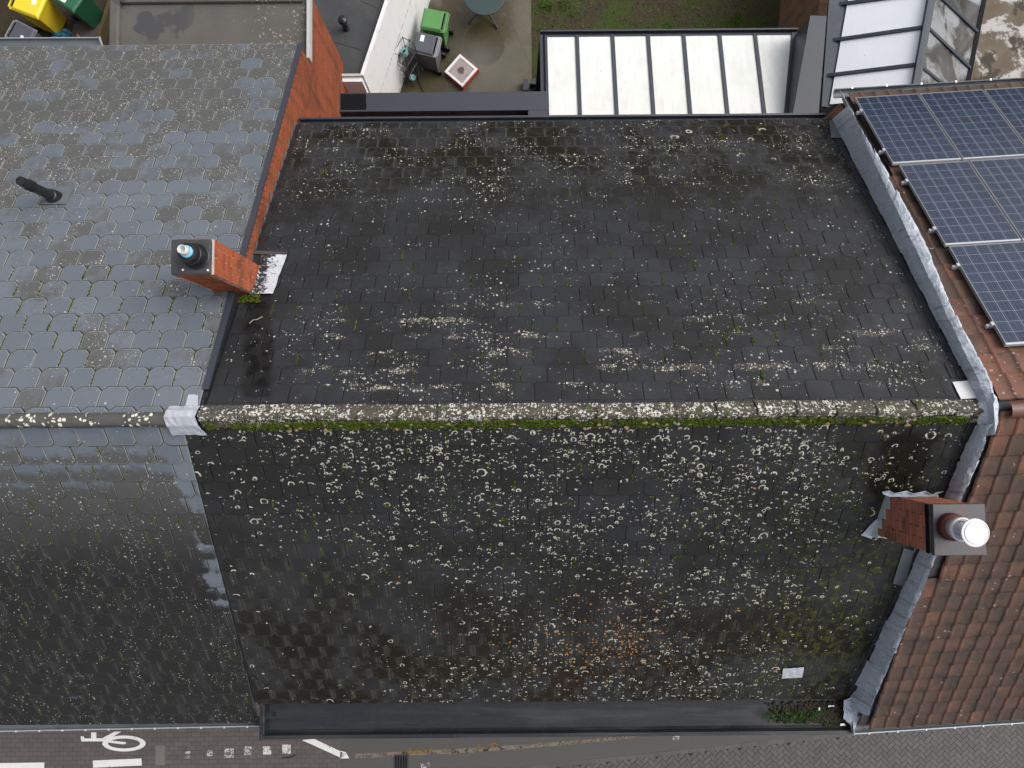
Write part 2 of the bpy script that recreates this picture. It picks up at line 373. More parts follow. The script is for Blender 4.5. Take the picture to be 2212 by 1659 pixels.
def mat_clay():
    q = Mat("clay_pantile"); q.d2 = True; x, y, z = q.sep(q.pos()); v = q.comb(x, q.mul(y, 1.2)); r = q.rnd(); ux, uy, _ = q.sep(q.uv())
    n1 = q.noise(v, 1.3, 3); n2 = q.noise(v, 8, 4); n3 = q.noise(v, 40, 3)
    near = q.mx(q.gauss(x, y, 5.6, 0.3, 0.9, 1.5), q.mul(q.gauss(x, y, 5.4, -1.3, .5, 1.6), .7))
    pan = q.mix(q.add(q.mul(r, 0.55), q.mul(n2, 0.55)), (0.055, 0.038, 0.031), (0.115, 0.068, 0.050))
    red = q.ss(q.add(q.add(q.mul(n1, .45), q.mul(r, .35)), q.add(q.mul(near, .42), q.mul(q.sub(n2, .5), .4))), 0.52, 0.86)
    pan = q.mix(q.mul(red, .85), pan, (0.20, 0.080, 0.050))
    roll = q.mul(q.ss(ux, 0.76, 0.82), q.ss(ux, .92, .97, 1, .3))
    rc = q.mix(q.add(q.mul(n2, .6), q.mul(r, .5)), (0.060, 0.034, 0.026), (0.19, 0.070, 0.036))
    col = q.mix(q.mul(roll, q.ss(n2, .3, .6, .2, .85)), pan, rc)
    col = q.mix(q.mul(q.ss(uy, 0.015, 0.07, 1, 0), .85), col, (0.010, 0.008, 0.006))
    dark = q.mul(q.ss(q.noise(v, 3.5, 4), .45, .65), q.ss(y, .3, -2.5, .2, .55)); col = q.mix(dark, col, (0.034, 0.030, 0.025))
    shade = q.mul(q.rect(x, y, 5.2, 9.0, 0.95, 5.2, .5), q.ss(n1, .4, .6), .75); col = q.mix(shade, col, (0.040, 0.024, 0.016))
    w = wobble(q, v, 20, .03); lm = q.specks(w, 16, .36, q.mul(q.ss(n1, .45, .65), q.add(q.mul(near, .35), .10)))
    col = q.mix(q.mul(lm, .8), col, (0.34, 0.33, 0.26))
    gm = q.mul(q.ss(q.noise(v, 11, 3), .63, .70), .8); col = q.mix(gm, col, (0.055, 0.06, 0.02))
    q.bump(q.add(n3, q.mul(n2, .8)), 0.35, 0.006)
    return q.out(col, q.add(.5, q.mul(n2, .3)), 0.4)

def mat_brick(name, axis, c1, c2, mortar, dirt=0.4, sx=1.0):
    """coursed brickwork where single bricks are too small to see; axis = the wall's normal"""
    q = Mat(name); x, y, z = q.sep(q.pos()); v = q.comb(y if axis == 'x' else x, z)
    b = q.n("ShaderNodeTexBrick"); q.put(b.inputs["Vector"], v); b.inputs["Scale"].default_value = 1.0
    b.inputs["Brick Width"].default_value = 0.215 * sx; b.inputs["Row Height"].default_value = 0.066 * sx; b.inputs["Mortar Size"].default_value = 0.006
    q.put(b.inputs["Color1"], c1); q.put(b.inputs["Color2"], c2); q.put(b.inputs["Mortar"], mortar)
    n = q.noise(q.pos(), 1.6, 5, .65); n2 = q.noise(q.pos(), 14, 3)
    col = q.mix(q.mul(q.ss(n, .48, .68), dirt), b.outputs["Color"], (0.035, 0.025, 0.018))
    col = q.mix(q.mul(q.ss(n2, .55, .75), .5), col, c1)
    st = q.noise(q.comb(q.mul(y if axis == 'x' else x, 5.0), q.mul(z, .5)), 1.0, 4, .6)
    col = q.mix(q.mul(q.ss(st, .50, .68), dirt), col, (0.045, 0.030, 0.020))
    q.bump(q.add(b.outputs["Fac"], n2), .4, .006); return q.out(col, .85, .3)

def mat_plain(name, c, rough=.6, spec=.5, var=.15, scale=6.0, bump=.1, metal=0.0, dirt=None, dirt_amt=.5, coat=0.0):
    q = Mat(name); n = q.noise(q.pos(), scale, 4); n2 = q.noise(q.pos(), scale * 6, 3)
    a = tuple(max(0, k * (1 - var)) for k in c); b = tuple(min(1, k * (1 + var)) for k in c)
    col = q.mix(n, a, b)
    if dirt: col = q.mix(q.mul(q.ss(q.noise(q.pos(), scale * .6, 5, .65), .5, .66), dirt_amt), col, dirt)
    if bump: q.bump(q.add(n, n2), bump, .006)
    return q.out(col, q.add(rough - .06, q.mul(n2, .12)), spec, metal, coat)

def mat_lead():
    q = Mat("lead_sheet"); p = q.pos(); n = q.noise(p, 7, 4); n2 = q.noise(p, 30, 4); r = q.rnd()
    col = q.mix(q.add(q.mul(n, .7), q.mul(r, .4)), (0.33, 0.375, 0.435), (0.58, 0.625, 0.69))
    col = q.mix(q.mul(q.ss(n2, .55, .75), .5), col, (0.17, 0.195, 0.235))
    col = q.mix(q.ss(q.noise(p, 12, 5, .7), .60, .72), col, (0.66, 0.69, 0.73))
    x, y, z = q.sep(p); cr = q.noise(q.comb(q.mul(x, 3.0), q.mul(y, 14.0), z), 1.0, 3, .6); col = q.mix(q.mul(q.ss(cr, .56, .66), .6), col, (0.20, 0.23, 0.275))
    q.bump(q.add(q.add(q.mul(n, 2), n2), q.mul(cr, 2)), .7, .014); return q.out(col, .5, .5)

def mat_foil():
    q = Mat("aluminium_flashing"); p = q.pos(); n = q.noise(p, 9, 4); n2 = q.noise(q.vmul(p, (10, 40, 40)), 1, 4, .7)
    col = q.mix(n, (0.46, 0.49, 0.54), (0.66, 0.69, 0.74))
    q.bump(q.add(n, q.mul(n2, 1.2)), .7, .012); return q.out(col, .38, .5, .25)

def mat_foil_tar():
    q = Mat("aluminium_flashing_tarred"); p = q.pos(); x, y, z = q.sep(p)
    n = q.noise(q.vmul(p, (12, 17, 12)), 1, 5, .75, 1.2); n1 = q.noise(p, 9, 4)
    col = q.mix(n1, (0.48, 0.51, 0.56), (0.70, 0.73, 0.78))
    tar = q.ss(q.add(n, q.mul(q.ss(x, -3.05, -3.30), .20)), .62, .68); col = q.mix(tar, col, (0.02, 0.02, 0.022))
    q.bump(q.add(n, n1), .6, .01); return q.out(col, .45, .5, .1)

def mat_membrane():
    q = Mat("black_membrane"); p = q.pos(); n = q.noise(q.vmul(p, (0.7, 5, 5)), 1, 3); n2 = q.noise(p, 10, 4); n3 = q.noise(q.vmul(p, (.55, 5.0, 1)), 1.0, 4)
    col = q.mix(n2, (0.010, 0.011, 0.013), (0.022, 0.024, 0.028))
    col = q.mix(q.mul(q.ss(n3, .5, .68), .35), col, (0.038, 0.040, 0.042))
    w = q.n("ShaderNodeTexNoise"); q.put(w.inputs["Vector"], q.vmul(p, (1.1, 9.0, 9.0))); w.inputs["Scale"].default_value = 1.0; w.inputs["Detail"].default_value = 2.0
    q.bump(q.add(q.mul(w.outputs["Fac"], 1.2), q.mul(n2, .08)), .25, .015)
    return q.out(col, q.add(.26, q.mul(q.ss(n3, .45, .65), .25)), .5)

def mat_solar():
    q = Mat("solar_cells"); u, v, _ = q.sep(q.uv())
    cx = q.mul(u, 6.0); cy = q.mul(v, 10.0); fx = q.m_('FRACT', cx); fy = q.m_('FRACT', cy)
    gx = q.ss(q.ab(q.sub(fx, .5)), .474, .486); gy = q.ss(q.ab(q.sub(fy, .5)), .480, .490); grid = q.mx(gx, gy)
    bus = q.ss(q.ab(q.sub(q.m_('FRACT', q.mul(fx, 3.0)), .5)), .035, .055, 1, 0)
    wn = q.n("ShaderNodeTexWhiteNoise"); q.put(wn.inputs["Vector"], q.vadd(q.comb(q.m_('FLOOR', cx), q.m_('FLOOR', cy)), q.comb(q.mul(q.rnd(), 37), 0)))
    k = q.voro(q.pos(), 30, dims='3D'); kk, _, _ = q.sep(k.outputs["Color"])
    col = q.mix(q.add(q.mul(wn.outputs["Value"], .55), q.mul(kk, .45)), (0.009, 0.018, 0.044), (0.017, 0.034, 0.076))
    col = q.mix(q.mul(bus, .22), col, (0.28, 0.31, 0.38)); col = q.mix(q.mul(grid, .8), col, (0.29, 0.31, 0.35))
    brd = q.mx(q.ss(q.ab(q.sub(u, .5)), .4995, .5), q.ss(q.ab(q.sub(v, .5)), .4995, .5)); col = q.mix(brd, col, (.5, .5, .5))
    return q.out(col, .12, .5, 0.0, 0.0)

def mat_opal(name, tint, dirtc, amt):
    q = Mat(name); p = q.pos(); x, y, z = q.sep(p); n = q.noise(q.vmul(p, (9, 1.6, 1)), 1, 5, .65); n2 = q.noise(p, 3, 4)
    col = q.mix(q.mul(q.ss(n, .40, .75), amt), tint, dirtc)
    col = q.mix(q.mul(q.ss(n2, .45, .7), amt * .6), col, dirtc)
    col = q.mix(q.specks(q.comb(x, y), 2.1, .055, .16), col, (.03, .03, .04))
    return q.out(col, .35, .5)

def mat_concrete_yard(tx, ty):
    q = Mat("yard_concrete"); q.d2 = True; x, y, z = q.sep(q.pos()); p = q.pos(); v = q.comb(x, y)
    n = q.noise(v, 1.5, 5, .6); n2 = q.noise(v, 9, 4); n3 = q.noise(v, 60, 2)
    col = q.mix(q.add(q.mul(n, .6), q.mul(n2, .4)), (0.060, 0.055, 0.035), (0.125, 0.116, 0.082))
    wx = q.add(x, q.mul(q.sub(n2, .5), .12)); wy = q.add(y, q.mul(q.sub(n, .5), .12))
    d = q.m_('SQRT', q.add(q.m_('POWER', q.sub(wx, tx), 2.0), q.m_('POWER', q.sub(wy, ty), 2.0)))
    stain = q.ss(d, .50, .56, 1, 0)
    wall = q.mul(q.ss(wx, -0.85, -1.25), q.ss(n, .25, .42))
    up = q.mul(q.ss(wy, 9.15, 9.5), q.ss(wx, -.1, 0.3, 1, 0), q.ss(n, .30, .45))
    moss = q.mx(q.mx(stain, q.mul(wall, .9)), q.mul(up, .85))
    col = q.mix(q.mul(moss, .88), col, q.mix(n2, (0.022, 0.017, 0.003), (0.055, 0.043, 0.009)))
    grey = q.mul(q.gauss(x, y, -.75, 8.9, .5, .5), .6); col = q.mix(grey, col, (0.125, 0.125, 0.112))
    jn = q.ss(q.ab(q.add(q.sub(x, 0.62), q.mul(q.sub(y, 8.5), .42))), .006, .016, 1, 0); col = q.mix(q.mul(jn, .55), col, (.05, .045, .03))
    q.bump(q.add(n3, n2), .3, .004)
    return q.out(col, q.sub(.48, q.mul(moss, .12)), .45)

def mat_ground(name, a, b, c, s=2.0, rough=.9):
    q = Mat(name); v = q.pos(); n = q.noise(v, s, 5, .6); n2 = q.noise(v, s * 7, 4, .65)
    col = q.mix(q.add(q.mul(n, .6), q.mul(n2, .4)), a, b); col = q.mix(q.ss(q.add(q.mul(n2, .5), q.mul(n, .5)), .47, .56), col, c)
    q.bump(n2, .6, .02); return q.out(col, rough, .3)

def mat_paver(name, cols, grit=.5):
    q = Mat(name); r = q.rnd(); p = q.pos(); n = q.noise(p, 2.0, 4); n3 = q.noise(p, 90, 2)
    col = q.mix(q.add(q.mul(r, .7), q.mul(n, .4)), cols[0], cols[1]); col = q.mix(q.mul(q.ss(n3, .58, .7), grit), col, cols[2])
    q.bump(n3, .25, .003); return q.out(col, .62, .45)

def mat_old_brick(name, c1, c2, spot, soot):
    q = Mat(name); r = q.rnd(); p = q.pos(); n = q.noise(p, 5, 4); n2 = q.noise(p, 38, 3, .65)
    col = q.mix(q.add(q.mul(r, .8), q.mul(n2, .3)), c1, c2); col = q.mix(q.mul(q.ss(n2, .56, .66), .75), col, spot)
    col = q.mix(q.mul(q.ss(n, .5, .66), .6), col, soot); q.bump(n2, .4, .006); return q.out(col, .85, .3)

def mat_paint(name, c, wear=.5, bg=(0.075, 0.066, 0.062)):
    q = Mat(name); p = q.pos(); n = q.noise(p, 26, 4, .7); n1 = q.noise(p, 5, 3)
    m = q.ss(q.add(q.mul(n, .7), q.mul(n1, .5)), wear - .05, wear + .05)
    col = q.mix(q.noise(p, 8, 3), tuple(k * .85 for k in c), c)
    tr = q.n("ShaderNodeBsdfTransparent"); mixs = q.n("ShaderNodeMixShader"); outn = [k for k in q.t.nodes if k.type == 'OUTPUT_MATERIAL'][0]
    q.out(col, .7, .3); q.L.new(m, mixs.inputs[0]); q.L.new(tr.outputs[0], mixs.inputs[1]); q.L.new(q.b.outputs[0], mixs.inputs[2]); q.L.new(mixs.outputs[0], outn.inputs[0])
    return q.m

def mat_moss(name="moss", a=(0.020, 0.034, 0.004), b=(0.082, 0.118, 0.013)):
    q = Mat(name); r = q.rnd(); p = q.pos(); n = q.noise(p, 55, 3)
    col = q.mix(q.add(q.mul(r, .6), q.mul(n, .5)), a, b); col = q.mix(q.ss(q.noise(p, 9, 3), .55, .7), col, (0.045, 0.036, 0.012))
    q.bump(n, .8, .01); return q.out(col, .95, .15)

def mat_ridge():
    q = Mat("ridge_tile_lichen"); q.d2 = True; p = q.pos(); x, y, z = q.sep(p); v = q.comb(x, q.mul(y, 1.2)); r = q.rnd()
    n = q.noise(v, 7, 4); n2 = q.noise(v, 30, 4); cl = q.noise(v, 2.2, 3)
    col = q.mix(q.add(q.mul(n, .6), q.mul(r, .4)), (0.042, 0.038, 0.031), (0.100, 0.092, 0.075))
    w = wobble(q, v, 22, .035); top = q.ss(y, -0.05, 0.02)
    dens = q.mul(q.ss(cl, .34, .60, .25, 1), q.ss(x, 1.5, 5, 1, .7), .62)
    lm = q.mx(q.specks(w, 24, .60, dens), q.mx(q.specks(q.vadd(w, (3, 1, 0)), 38, .55, dens), q.rings(q.vadd(w, (6, 1, 0)), 13, .5, q.mul(dens, .8), .4, -.3)))
    col = q.mix(q.mul(q.ss(n2, .5, .62), .35), col, (0.20, 0.19, 0.145))
    col = q.mix(lm, col, q.mix(n2, (0.42, 0.41, 0.35), (0.78, 0.76, 0.70)))
    col = q.mix(q.mul(q.ss(q.noise(v, 6, 3), .62, .7), .8), col, (0.05, 0.07, 0.018))
    q.bump(q.add(n2, lm), .5, .012); return q.out(col, .9, .3)

def mat_ridge_grey():
    q = Mat("ridge_tile_grey"); q.d2 = True; p = q.pos(); x, y, z = q.sep(p); v = q.comb(x, y); n = q.noise(v, 5, 4)
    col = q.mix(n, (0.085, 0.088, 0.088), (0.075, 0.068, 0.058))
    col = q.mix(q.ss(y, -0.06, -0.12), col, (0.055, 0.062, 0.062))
    w = wobble(q, v, 22, .04); lm = q.specks(w, 18, .62, q.mul(q.ss(q.noise(v, 3, 3), .38, .6), q.rect(x, y, -12, -3, -.10, .075, .02), .9))
    col = q.mix(lm, col, (0.66, 0.64, 0.54)); q.bump(q.add(n, lm), .4, .01); return q.out(col, .8, .35)

def mat_flat_grey():
    q = Mat("grey_roofing_felt"); q.d2 = True; p = q.pos(); x, y, z = q.sep(p); v = q.comb(x, y); n = q.noise(v, 1.7, 4); n2 = q.noise(v, 30, 3)
    col = q.mix(q.add(q.mul(n, .7), q.mul(n2, .3)), (0.066, 0.063, 0.057), (0.125, 0.120, 0.108))
    col = q.mix(q.mul(q.ss(q.noise(v, 1.1, 4), .55, .6), q.ss(x, -5.3, -5.9)), col, (0.055, 0.055, 0.058))
    w = wobble(q, v, 9, .05); d = q.mul(q.ss(x, -5.0, -3.9), q.ss(q.noise(v, 2.2, 3), .42, .6))
    col = q.mix(q.mul(q.specks(w, 16, .55, q.mul(d, .85)), .7), col, (0.30, 0.29, 0.22))
    q.bump(n2, .2, .004); return q.out(col, .7, .4)

def mat_white_wall():
    q = Mat("white_painted_render"); p = q.pos(); x, y, z = q.sep(p); n = q.noise(p, 2, 5, .6); n2 = q.noise(q.vmul(p, (9, 9, 1.5)), 1, 4)
    col = q.mix(n, (0.70, 0.71, 0.72), (0.82, 0.83, 0.84)); col = q.mix(q.mul(q.ss(n2, .55, .75), .3), col, (0.45, 0.46, 0.47))
    cr = q.ss(q.ab(q.sub(z, q.add(1.45, q.mul(q.sub(q.noise(q.comb(y, 0.0), 3.5, 5, .7), .5), .16)))), .004, .028, 1, 0)
    col = q.mix(q.mul(cr, q.ss(q.noise(p, 9, 4), .38, .6), .9), col, (0.10, 0.095, 0.085))
    green = q.mul(q.ss(z, .35, .0), q.ss(n, .4, .6), .5); col = q.mix(green, col, (0.16, 0.17, 0.12))
    q.bump(q.add(n2, q.noise(p, 40, 3)), .25, .006); return q.out(col, .8, .3)

def mat_stained():
    q = Mat("stained_whitewash"); q.d2 = True; p = q.pos(); x, y, z = q.sep(p); v = q.comb(x, y); n = q.noise(v, .9, 5, .6, .5); n2 = q.noise(v, 7, 5, .7)
    col = q.mix(n2, (0.36, 0.35, 0.33), (0.52, 0.51, 0.50))
    m = q.ss(q.add(n, q.mul(q.sub(n2, .5), .25)),   .44, .51); col = q.mix(m, col, q.mix(q.noise(v, 3, 4), (0.10, 0.075, 0.050), (0.17, 0.15, 0.115)))
    m2 = q.ss(q.add(q.noise(q.vadd(v, (5, 9, 0)), 1.4, 4), q.mul(q.sub(n2, .5), .3)), .60, .66); col = q.mix(m2, col, (0.06, 0.052, 0.040))
    q.bump(n2, .4, .008); return q.out(col, .85, .3)

def mat_tinted():
    q = Mat("dirty_tinted_glass"); p = q.pos(); x, y, z = q.sep(p); n = q.noise(q.vmul(p, (1.0, 2.2, 1)), 1, 5, .6, .8)
    col = q.mix(q.ss(n, .42, .62), (0.070, 0.072, 0.070), (0.28, 0.30, 0.31)); col = q.mix(q.ss(q.noise(p, 2.2, 4), .55, .68), col, (0.05, 0.044, 0.036))
    return q.out(col, .12, .5)

def mat_planter():
    q = Mat("planter_slab"); p = q.objco(); x, y, z = q.sep(p); n = q.noise(p, 7, 5, .65); n2 = q.noise(p, 30, 3)
    col = q.mix(n, (0.22, 0.19, 0.19), (0.40, 0.35, 0.34))
    d = q.m_('SQRT', q.add(q.m_('POWER', q.add(x, q.mul(q.sub(n, .5), .12)), 2.0), q.m_('POWER', q.sub(y, q.mul(q.sub(n2, .5), .1)), 2.0)))
    col = q.mix(q.mul(q.ss(d, .075, .105, 1, 0), .85), col, (0.062, 0.040, 0.036))
    return q.out(col, .8, .3)

O_PT = (1.47, -3.32)
MT.update(
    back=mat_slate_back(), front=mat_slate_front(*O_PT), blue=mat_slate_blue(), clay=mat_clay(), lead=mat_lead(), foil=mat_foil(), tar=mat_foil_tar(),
    membrane=mat_membrane(), solar=mat_solar(), ridge=mat_ridge(), ridge_grey=mat_ridge_grey(), moss=mat_moss(), felt=mat_flat_grey(), white_wall=mat_white_wall(),
    opal=mat_opal("opal_polycarbonate", (0.72, 0.735, 0.715), (0.56, 0.58, 0.51), .45), opal2=mat_opal("clear_white_polycarbonate", (0.86, 0.89, 0.93), (0.76, 0.80, 0.84), .3),
    tinted=mat_tinted(), stained=mat_stained(), planter=mat_planter(), yard=mat_concrete_yard(-0.63, 9.28),
    party_brick=mat_brick("orange_brick_wall", 'x', (0.35, 0.088, 0.034), (0.25, 0.062, 0.026), (0.10, 0.05, 0.03), .45),
    house_brick=mat_brick("house_brick_wall", 'y', (0.24, 0.09, 0.055), (0.18, 0.07, 0.045), (0.2, 0.18, 0.15)),
    garden_brick=mat_brick("weathered_garden_brick", 'x', (0.27, 0.105, 0.045), (0.20, 0.12, 0.085), (0.20, 0.16, 0.11), .45),
    brick_l=mat_old_brick("chimney_brick_orange", (0.235, 0.050, 0.022), (0.38, 0.100, 0.040), (0.24, 0.13, 0.085), (0.11, 0.045, 0.025)),
    brick_r=mat_old_brick("chimney_brick_red", (0.31, 0.112, 0.070), (0.45, 0.168, 0.100), (0.21, 0.13, 0.095), (0.10, 0.055, 0.038)),
    mortar=mat_plain("mortar", (0.13, 0.085, 0.06), .9, .2, .3, 12, .4, dirt=(0.03, 0.035, 0.012), dirt_amt=.7),
    mortar_pale=mat_plain("pale_mortar", (0.50, 0.42, 0.36), .9, .2, .3, 12, .4, dirt=(0.06, 0.06, 0.03), dirt_amt=.7),
    anth=mat_plain("anthracite_aluminium", (0.036, 0.042, 0.055), .48, .5, .08, 3, .03),
    anth_dark=mat_plain("anthracite_shadow_gap", (0.008, 0.009, 0.011), .6, .08, .1, 3, 0),
    steel_blue=mat_plain("blue_grey_frame", (0.026, 0.040, 0.056), .5, .4, .12, 3, .03, dirt=(.06, .065, .065), dirt_amt=.4),
    zinc=mat_plain("zinc", (0.115, 0.130, 0.140), .45, .5, .2, 4, .1, dirt=(.05, .06, .06), dirt_amt=.6),
    zinc_lip=mat_plain("zinc_bright_lip", (0.34, 0.37, 0.40), .4, .5, .1, 5, .05, metal=.2),
    cap_l=mat_plain("cement_chimney_cap", (0.050, 0.051, 0.056), .6, .4, .2, 9, .2), cap_r=mat_plain("bluestone_chimney_cap", (0.060, 0.062, 0.070), .5, .5, .2, 7, .2, dirt=(.10, .055, .05), dirt_amt=.5),
    black=mat_plain("black_plastic", (0.012, 0.0125, 0.014), .35, .5, .2, 5, .05), rubber=mat_plain("black_rubber", (0.01, 0.01, 0.01), .6, .4, .2, 5, .05),
    flue_blue=mat_plain("pale_blue_flue_rim", (0.20, 0.52, 0.72), .35, .5, .05, 5, 0), flue_white=mat_plain("white_flue", (0.55, 0.56, 0.55), .4, .5, .1, 5, 0),
    cowl=mat_plain("white_enamel", (0.66, 0.66, 0.67), .3, .5, .03, 5, 0), cowl_grey=mat_plain("grey_enamel", (0.33, 0.33, 0.36), .35, .5, .05, 5, 0),
    terracotta=mat_plain("dark_terracotta", (0.075, 0.010, 0.008), .5, .4, .35, 9, .1), frame_grey=mat_plain("anodised_frame", (0.30, 0.31, 0.33), .4, .5, .08, 6, .03, metal=.3), silver=mat_plain("brushed_aluminium", (0.60, 0.61, 0.63), .35, .5, .08, 6, .03, metal=.4),
    dark_felt=mat_plain("black_roofing_felt", (0.050, 0.053, 0.056), .75, .35, .25, 2, .15, dirt=(.078, .078, .072), dirt_amt=.5),
    green=mat_plain("green_bin_plastic", (0.080, 0.235, 0.065), .42, .5, .08, 4, .03), grey_bin=mat_plain("grey_bin_plastic", (0.105, 0.110, 0.120), .45, .5, .12, 4, .04),
    grey_lid=mat_plain("dark_grey_lid_plastic", (0.070, 0.076, 0.094), .42, .5, .12, 4, .04), grey_rim=mat_plain("pale_grey_rim", (0.22, 0.225, 0.24), .45, .5, .1, 4, .04),
    yellow=mat_plain("yellow_bin_plastic", (0.78, 0.60, 0.030), .4, .5, .06, 4, .03), dgreen=mat_plain("dark_green_bin_plastic", (0.018, 0.115, 0.052), .42, .5, .1, 4, .03),
    sticker=mat_plain("white_sticker", (0.82, 0.82, 0.82), .5, .4, .03, 6, 0), teal=mat_plain("teal_plastic", (0.030, 0.150, 0.24), .4, .5, .3, 12, .1),
    aqua=mat_plain("pale_aqua_plastic", (0.24, 0.45, 0.47), .4, .5, .06, 5, .02), table=mat_plain("dark_green_table", (0.022, 0.044, 0.047), .5, .5, .12, 5, .05),
    red_brick=mat_plain("red_planter", (0.33, 0.055, 0.035), .7, .4, .3, 8, .2), white_trim=mat_plain("white_trim", (0.72, 0.72, 0.73), .5, .4, .05, 5, .03, dirt=(.45, .44, .42), dirt_amt=.5),
    off_white=mat_plain("weathered_white_trim", (0.42, 0.43, 0.42), .6, .4, .1, 5, .05),
    soil=mat_ground("soil", (0.020, 0.014, 0.010), (0.050, 0.038, 0.026), (0.035, 0.032, 0.012), 2.5), lawn=mat_ground("mossy_lawn_soil", (0.022, 0.015, 0.010), (0.075, 0.062, 0.034), (0.036, 0.060, 0.008), 1.3),
    street=mat_paver("street_base", ((0.060, 0.053, 0.050), (0.085, 0.076, 0.072), (0.12, 0.11, 0.105)), .35), asphalt=mat_paver("grey_asphalt", ((0.070, 0.070, 0.064), (0.090, 0.088, 0.080), (0.13, 0.125, 0.115)), .5),
    paver=mat_paver("grey_paver", ((0.070, 0.064, 0.064), (0.105, 0.096, 0.095), (0.15, 0.14, 0.135)), .5), paver_red=mat_paver("reddish_paver", ((0.076, 0.067, 0.063), (0.106, 0.094, 0.089), (0.150, 0.138, 0.13)), .45),
    joint=mat_plain("paving_joint_sand", (0.030, 0.026, 0.024), .95, .2, .2, 8, .1), paint=mat_paint("white_road_paint", (0.74, 0.74, 0.73), .44), paint_half=mat_paint("half_worn_road_paint", (0.62, 0.61, 0.60), .54), paint_worn=mat_paint("worn_white_road_paint", (0.50, 0.49, 0.48), .60),
    paint_yellow=mat_paint("worn_yellow_road_paint", (0.24, 0.15, 0.045), .63), sandy=mat_paint("pale_sand_deposit", (0.20, 0.165, 0.13), .56),
    iron=mat_plain("cast_iron", (0.035, 0.033, 0.033), .6, .4, .2, 9, .1), leaf=mat_moss("weed_leaf", (0.014, 0.028, 0.008), (0.040, 0.080, 0.020)),
    debris=mat_ground("gutter_debris", (0.020, 0.018, 0.014), (0.050, 0.044, 0.034), (0.028, 0.030, 0.010), 9), grass=mat_moss("grass_blade", (0.028, 0.060, 0.008), (0.085, 0.17, 0.026)),
    litter=mat_paver("fallen_leaves", ((0.028, 0.013, 0.009), (0.10, 0.050, 0.026), (0.17, 0.11, 0.06)), .4), twig=mat_plain("pale_twig", (0.30, 0.27, 0.22), .8, .2, .2, 9, .1),
    screed=mat_plain("dark_debris_strip", (0.045, 0.042, 0.045), .5, .5, .6, 4, .2, dirt=(.13, .055, .03), dirt_amt=.8), timber=mat_plain("mossy_board", (0.070, 0.055, 0.026), .85, .3, .4, 5, .3),
    plate=mat_plain("dark_paving_slab", (0.075, 0.062, 0.060), .6, .4, .3, 4, .2, dirt=(.03, .025, .022), dirt_amt=.7))
MT["grey_paver_light"] = mat_plain("pale_grey_paver", (0.15, 0.145, 0.13), .7, .3, .12, 6, .1)
# ------------------------------------------------------------------ ground
g = MB(); g.face([(-400, -400, -.06), (400, -400, -.06), (400, 400, -.06), (-400, 400, -.06)])
struct(g.build("ground", MT["soil"], fix=False))

# ------------------------------------------------------------------ roof planes
class Slope:
    def __init__(s, O, h, ang):
        h = Vector((h[0], h[1], 0)).normalized(); s.O = Vector(O)
        s.ed = Vector((h.x * math.cos(ang), h.y * math.cos(ang), -math.sin(ang))); s.ex = Vector((h.y, -h.x, 0)); s.n = s.ex.cross(s.ed)
        s.R3 = Matrix((s.ex, s.ed, s.n)).transposed()
    def pt(s, x, d, h=0.0): return s.O + s.ex * x + s.ed * d + s.n * h
    def px(s, u, v):
        p = at_plane(u, v, s.O, s.n) - s.O; return p.dot(s.ex), p.dot(s.ed)
    def p3(s, u, v, h=0.0): x, d = s.px(u, v); return s.pt(x, d, h)
    def zat(s, x, y):
        return s.O.z - ((Vector((x, y, s.O.z)) - s.O).dot(s.n)) / s.n.z
Y0 = 0.012; XL, XR = -3.50, 5.25; ZR = 9.40
SB = Slope((0, Y0, ZR), (0, 1), R(35.9)); SF = Slope((0, Y0, ZR), (0, -1), R(36.45)); SL = Slope((0, Y0, ZR), (0, 1), R(31.0))
RA = R(3.1); ORT = (5.32, 0.0, 9.50); HB = (-math.sin(RA), math.cos(RA)); EXR = Vector((math.cos(RA), math.sin(RA), 0))
RB = Slope(ORT, HB, R(32.9)); RF = Slope(ORT, (-HB[0], -HB[1]), R(34.3))

def inside(p, poly):
    sg = 0
    for i in range(len(poly)):
        a, b = poly[i], poly[(i + 1) % len(poly)]
        c = (b[0] - a[0]) * (p[1] - a[1]) - (b[1] - a[1]) * (p[0] - a[0])
        if abs(c) < 1e-12: continue
        if sg == 0: sg = 1 if c > 0 else -1
        elif (c > 0) != (sg > 0): return False
    return True
def clip(poly, conv):
    ar = sum(conv[i][0] * conv[(i + 1) % len(conv)][1] - conv[(i + 1) % len(conv)][0] * conv[i][1] for i in range(len(conv)))
    if ar < 0: conv = conv[::-1]
    out = poly
    for i in range(len(conv)):
        a, b = conv[i], conv[(i + 1) % len(conv)]; src, out = out, []
        f = lambda p: (b[0] - a[0]) * (p[1] - a[1]) - (b[1] - a[1]) * (p[0] - a[0])
        for j in range(len(src)):
            p, q_ = src[j], src[(j + 1) % len(src)]; fp, fq = f(p), f(q_)
            if fp >= 0: out.append(p)
            if (fp >= 0) != (fq >= 0):
                t = fp / (fp - fq); out.append((p[0] + t * (q_[0] - p[0]), p[1] + t * (q_[1] - p[1])))
        if len(out) < 3: return []
    return out
def area(p): return abs(sum(p[i][0] * p[(i + 1) % len(p)][1] - p[(i + 1) % len(p)][0] * p[i][1] for i in range(len(p)))) / 2

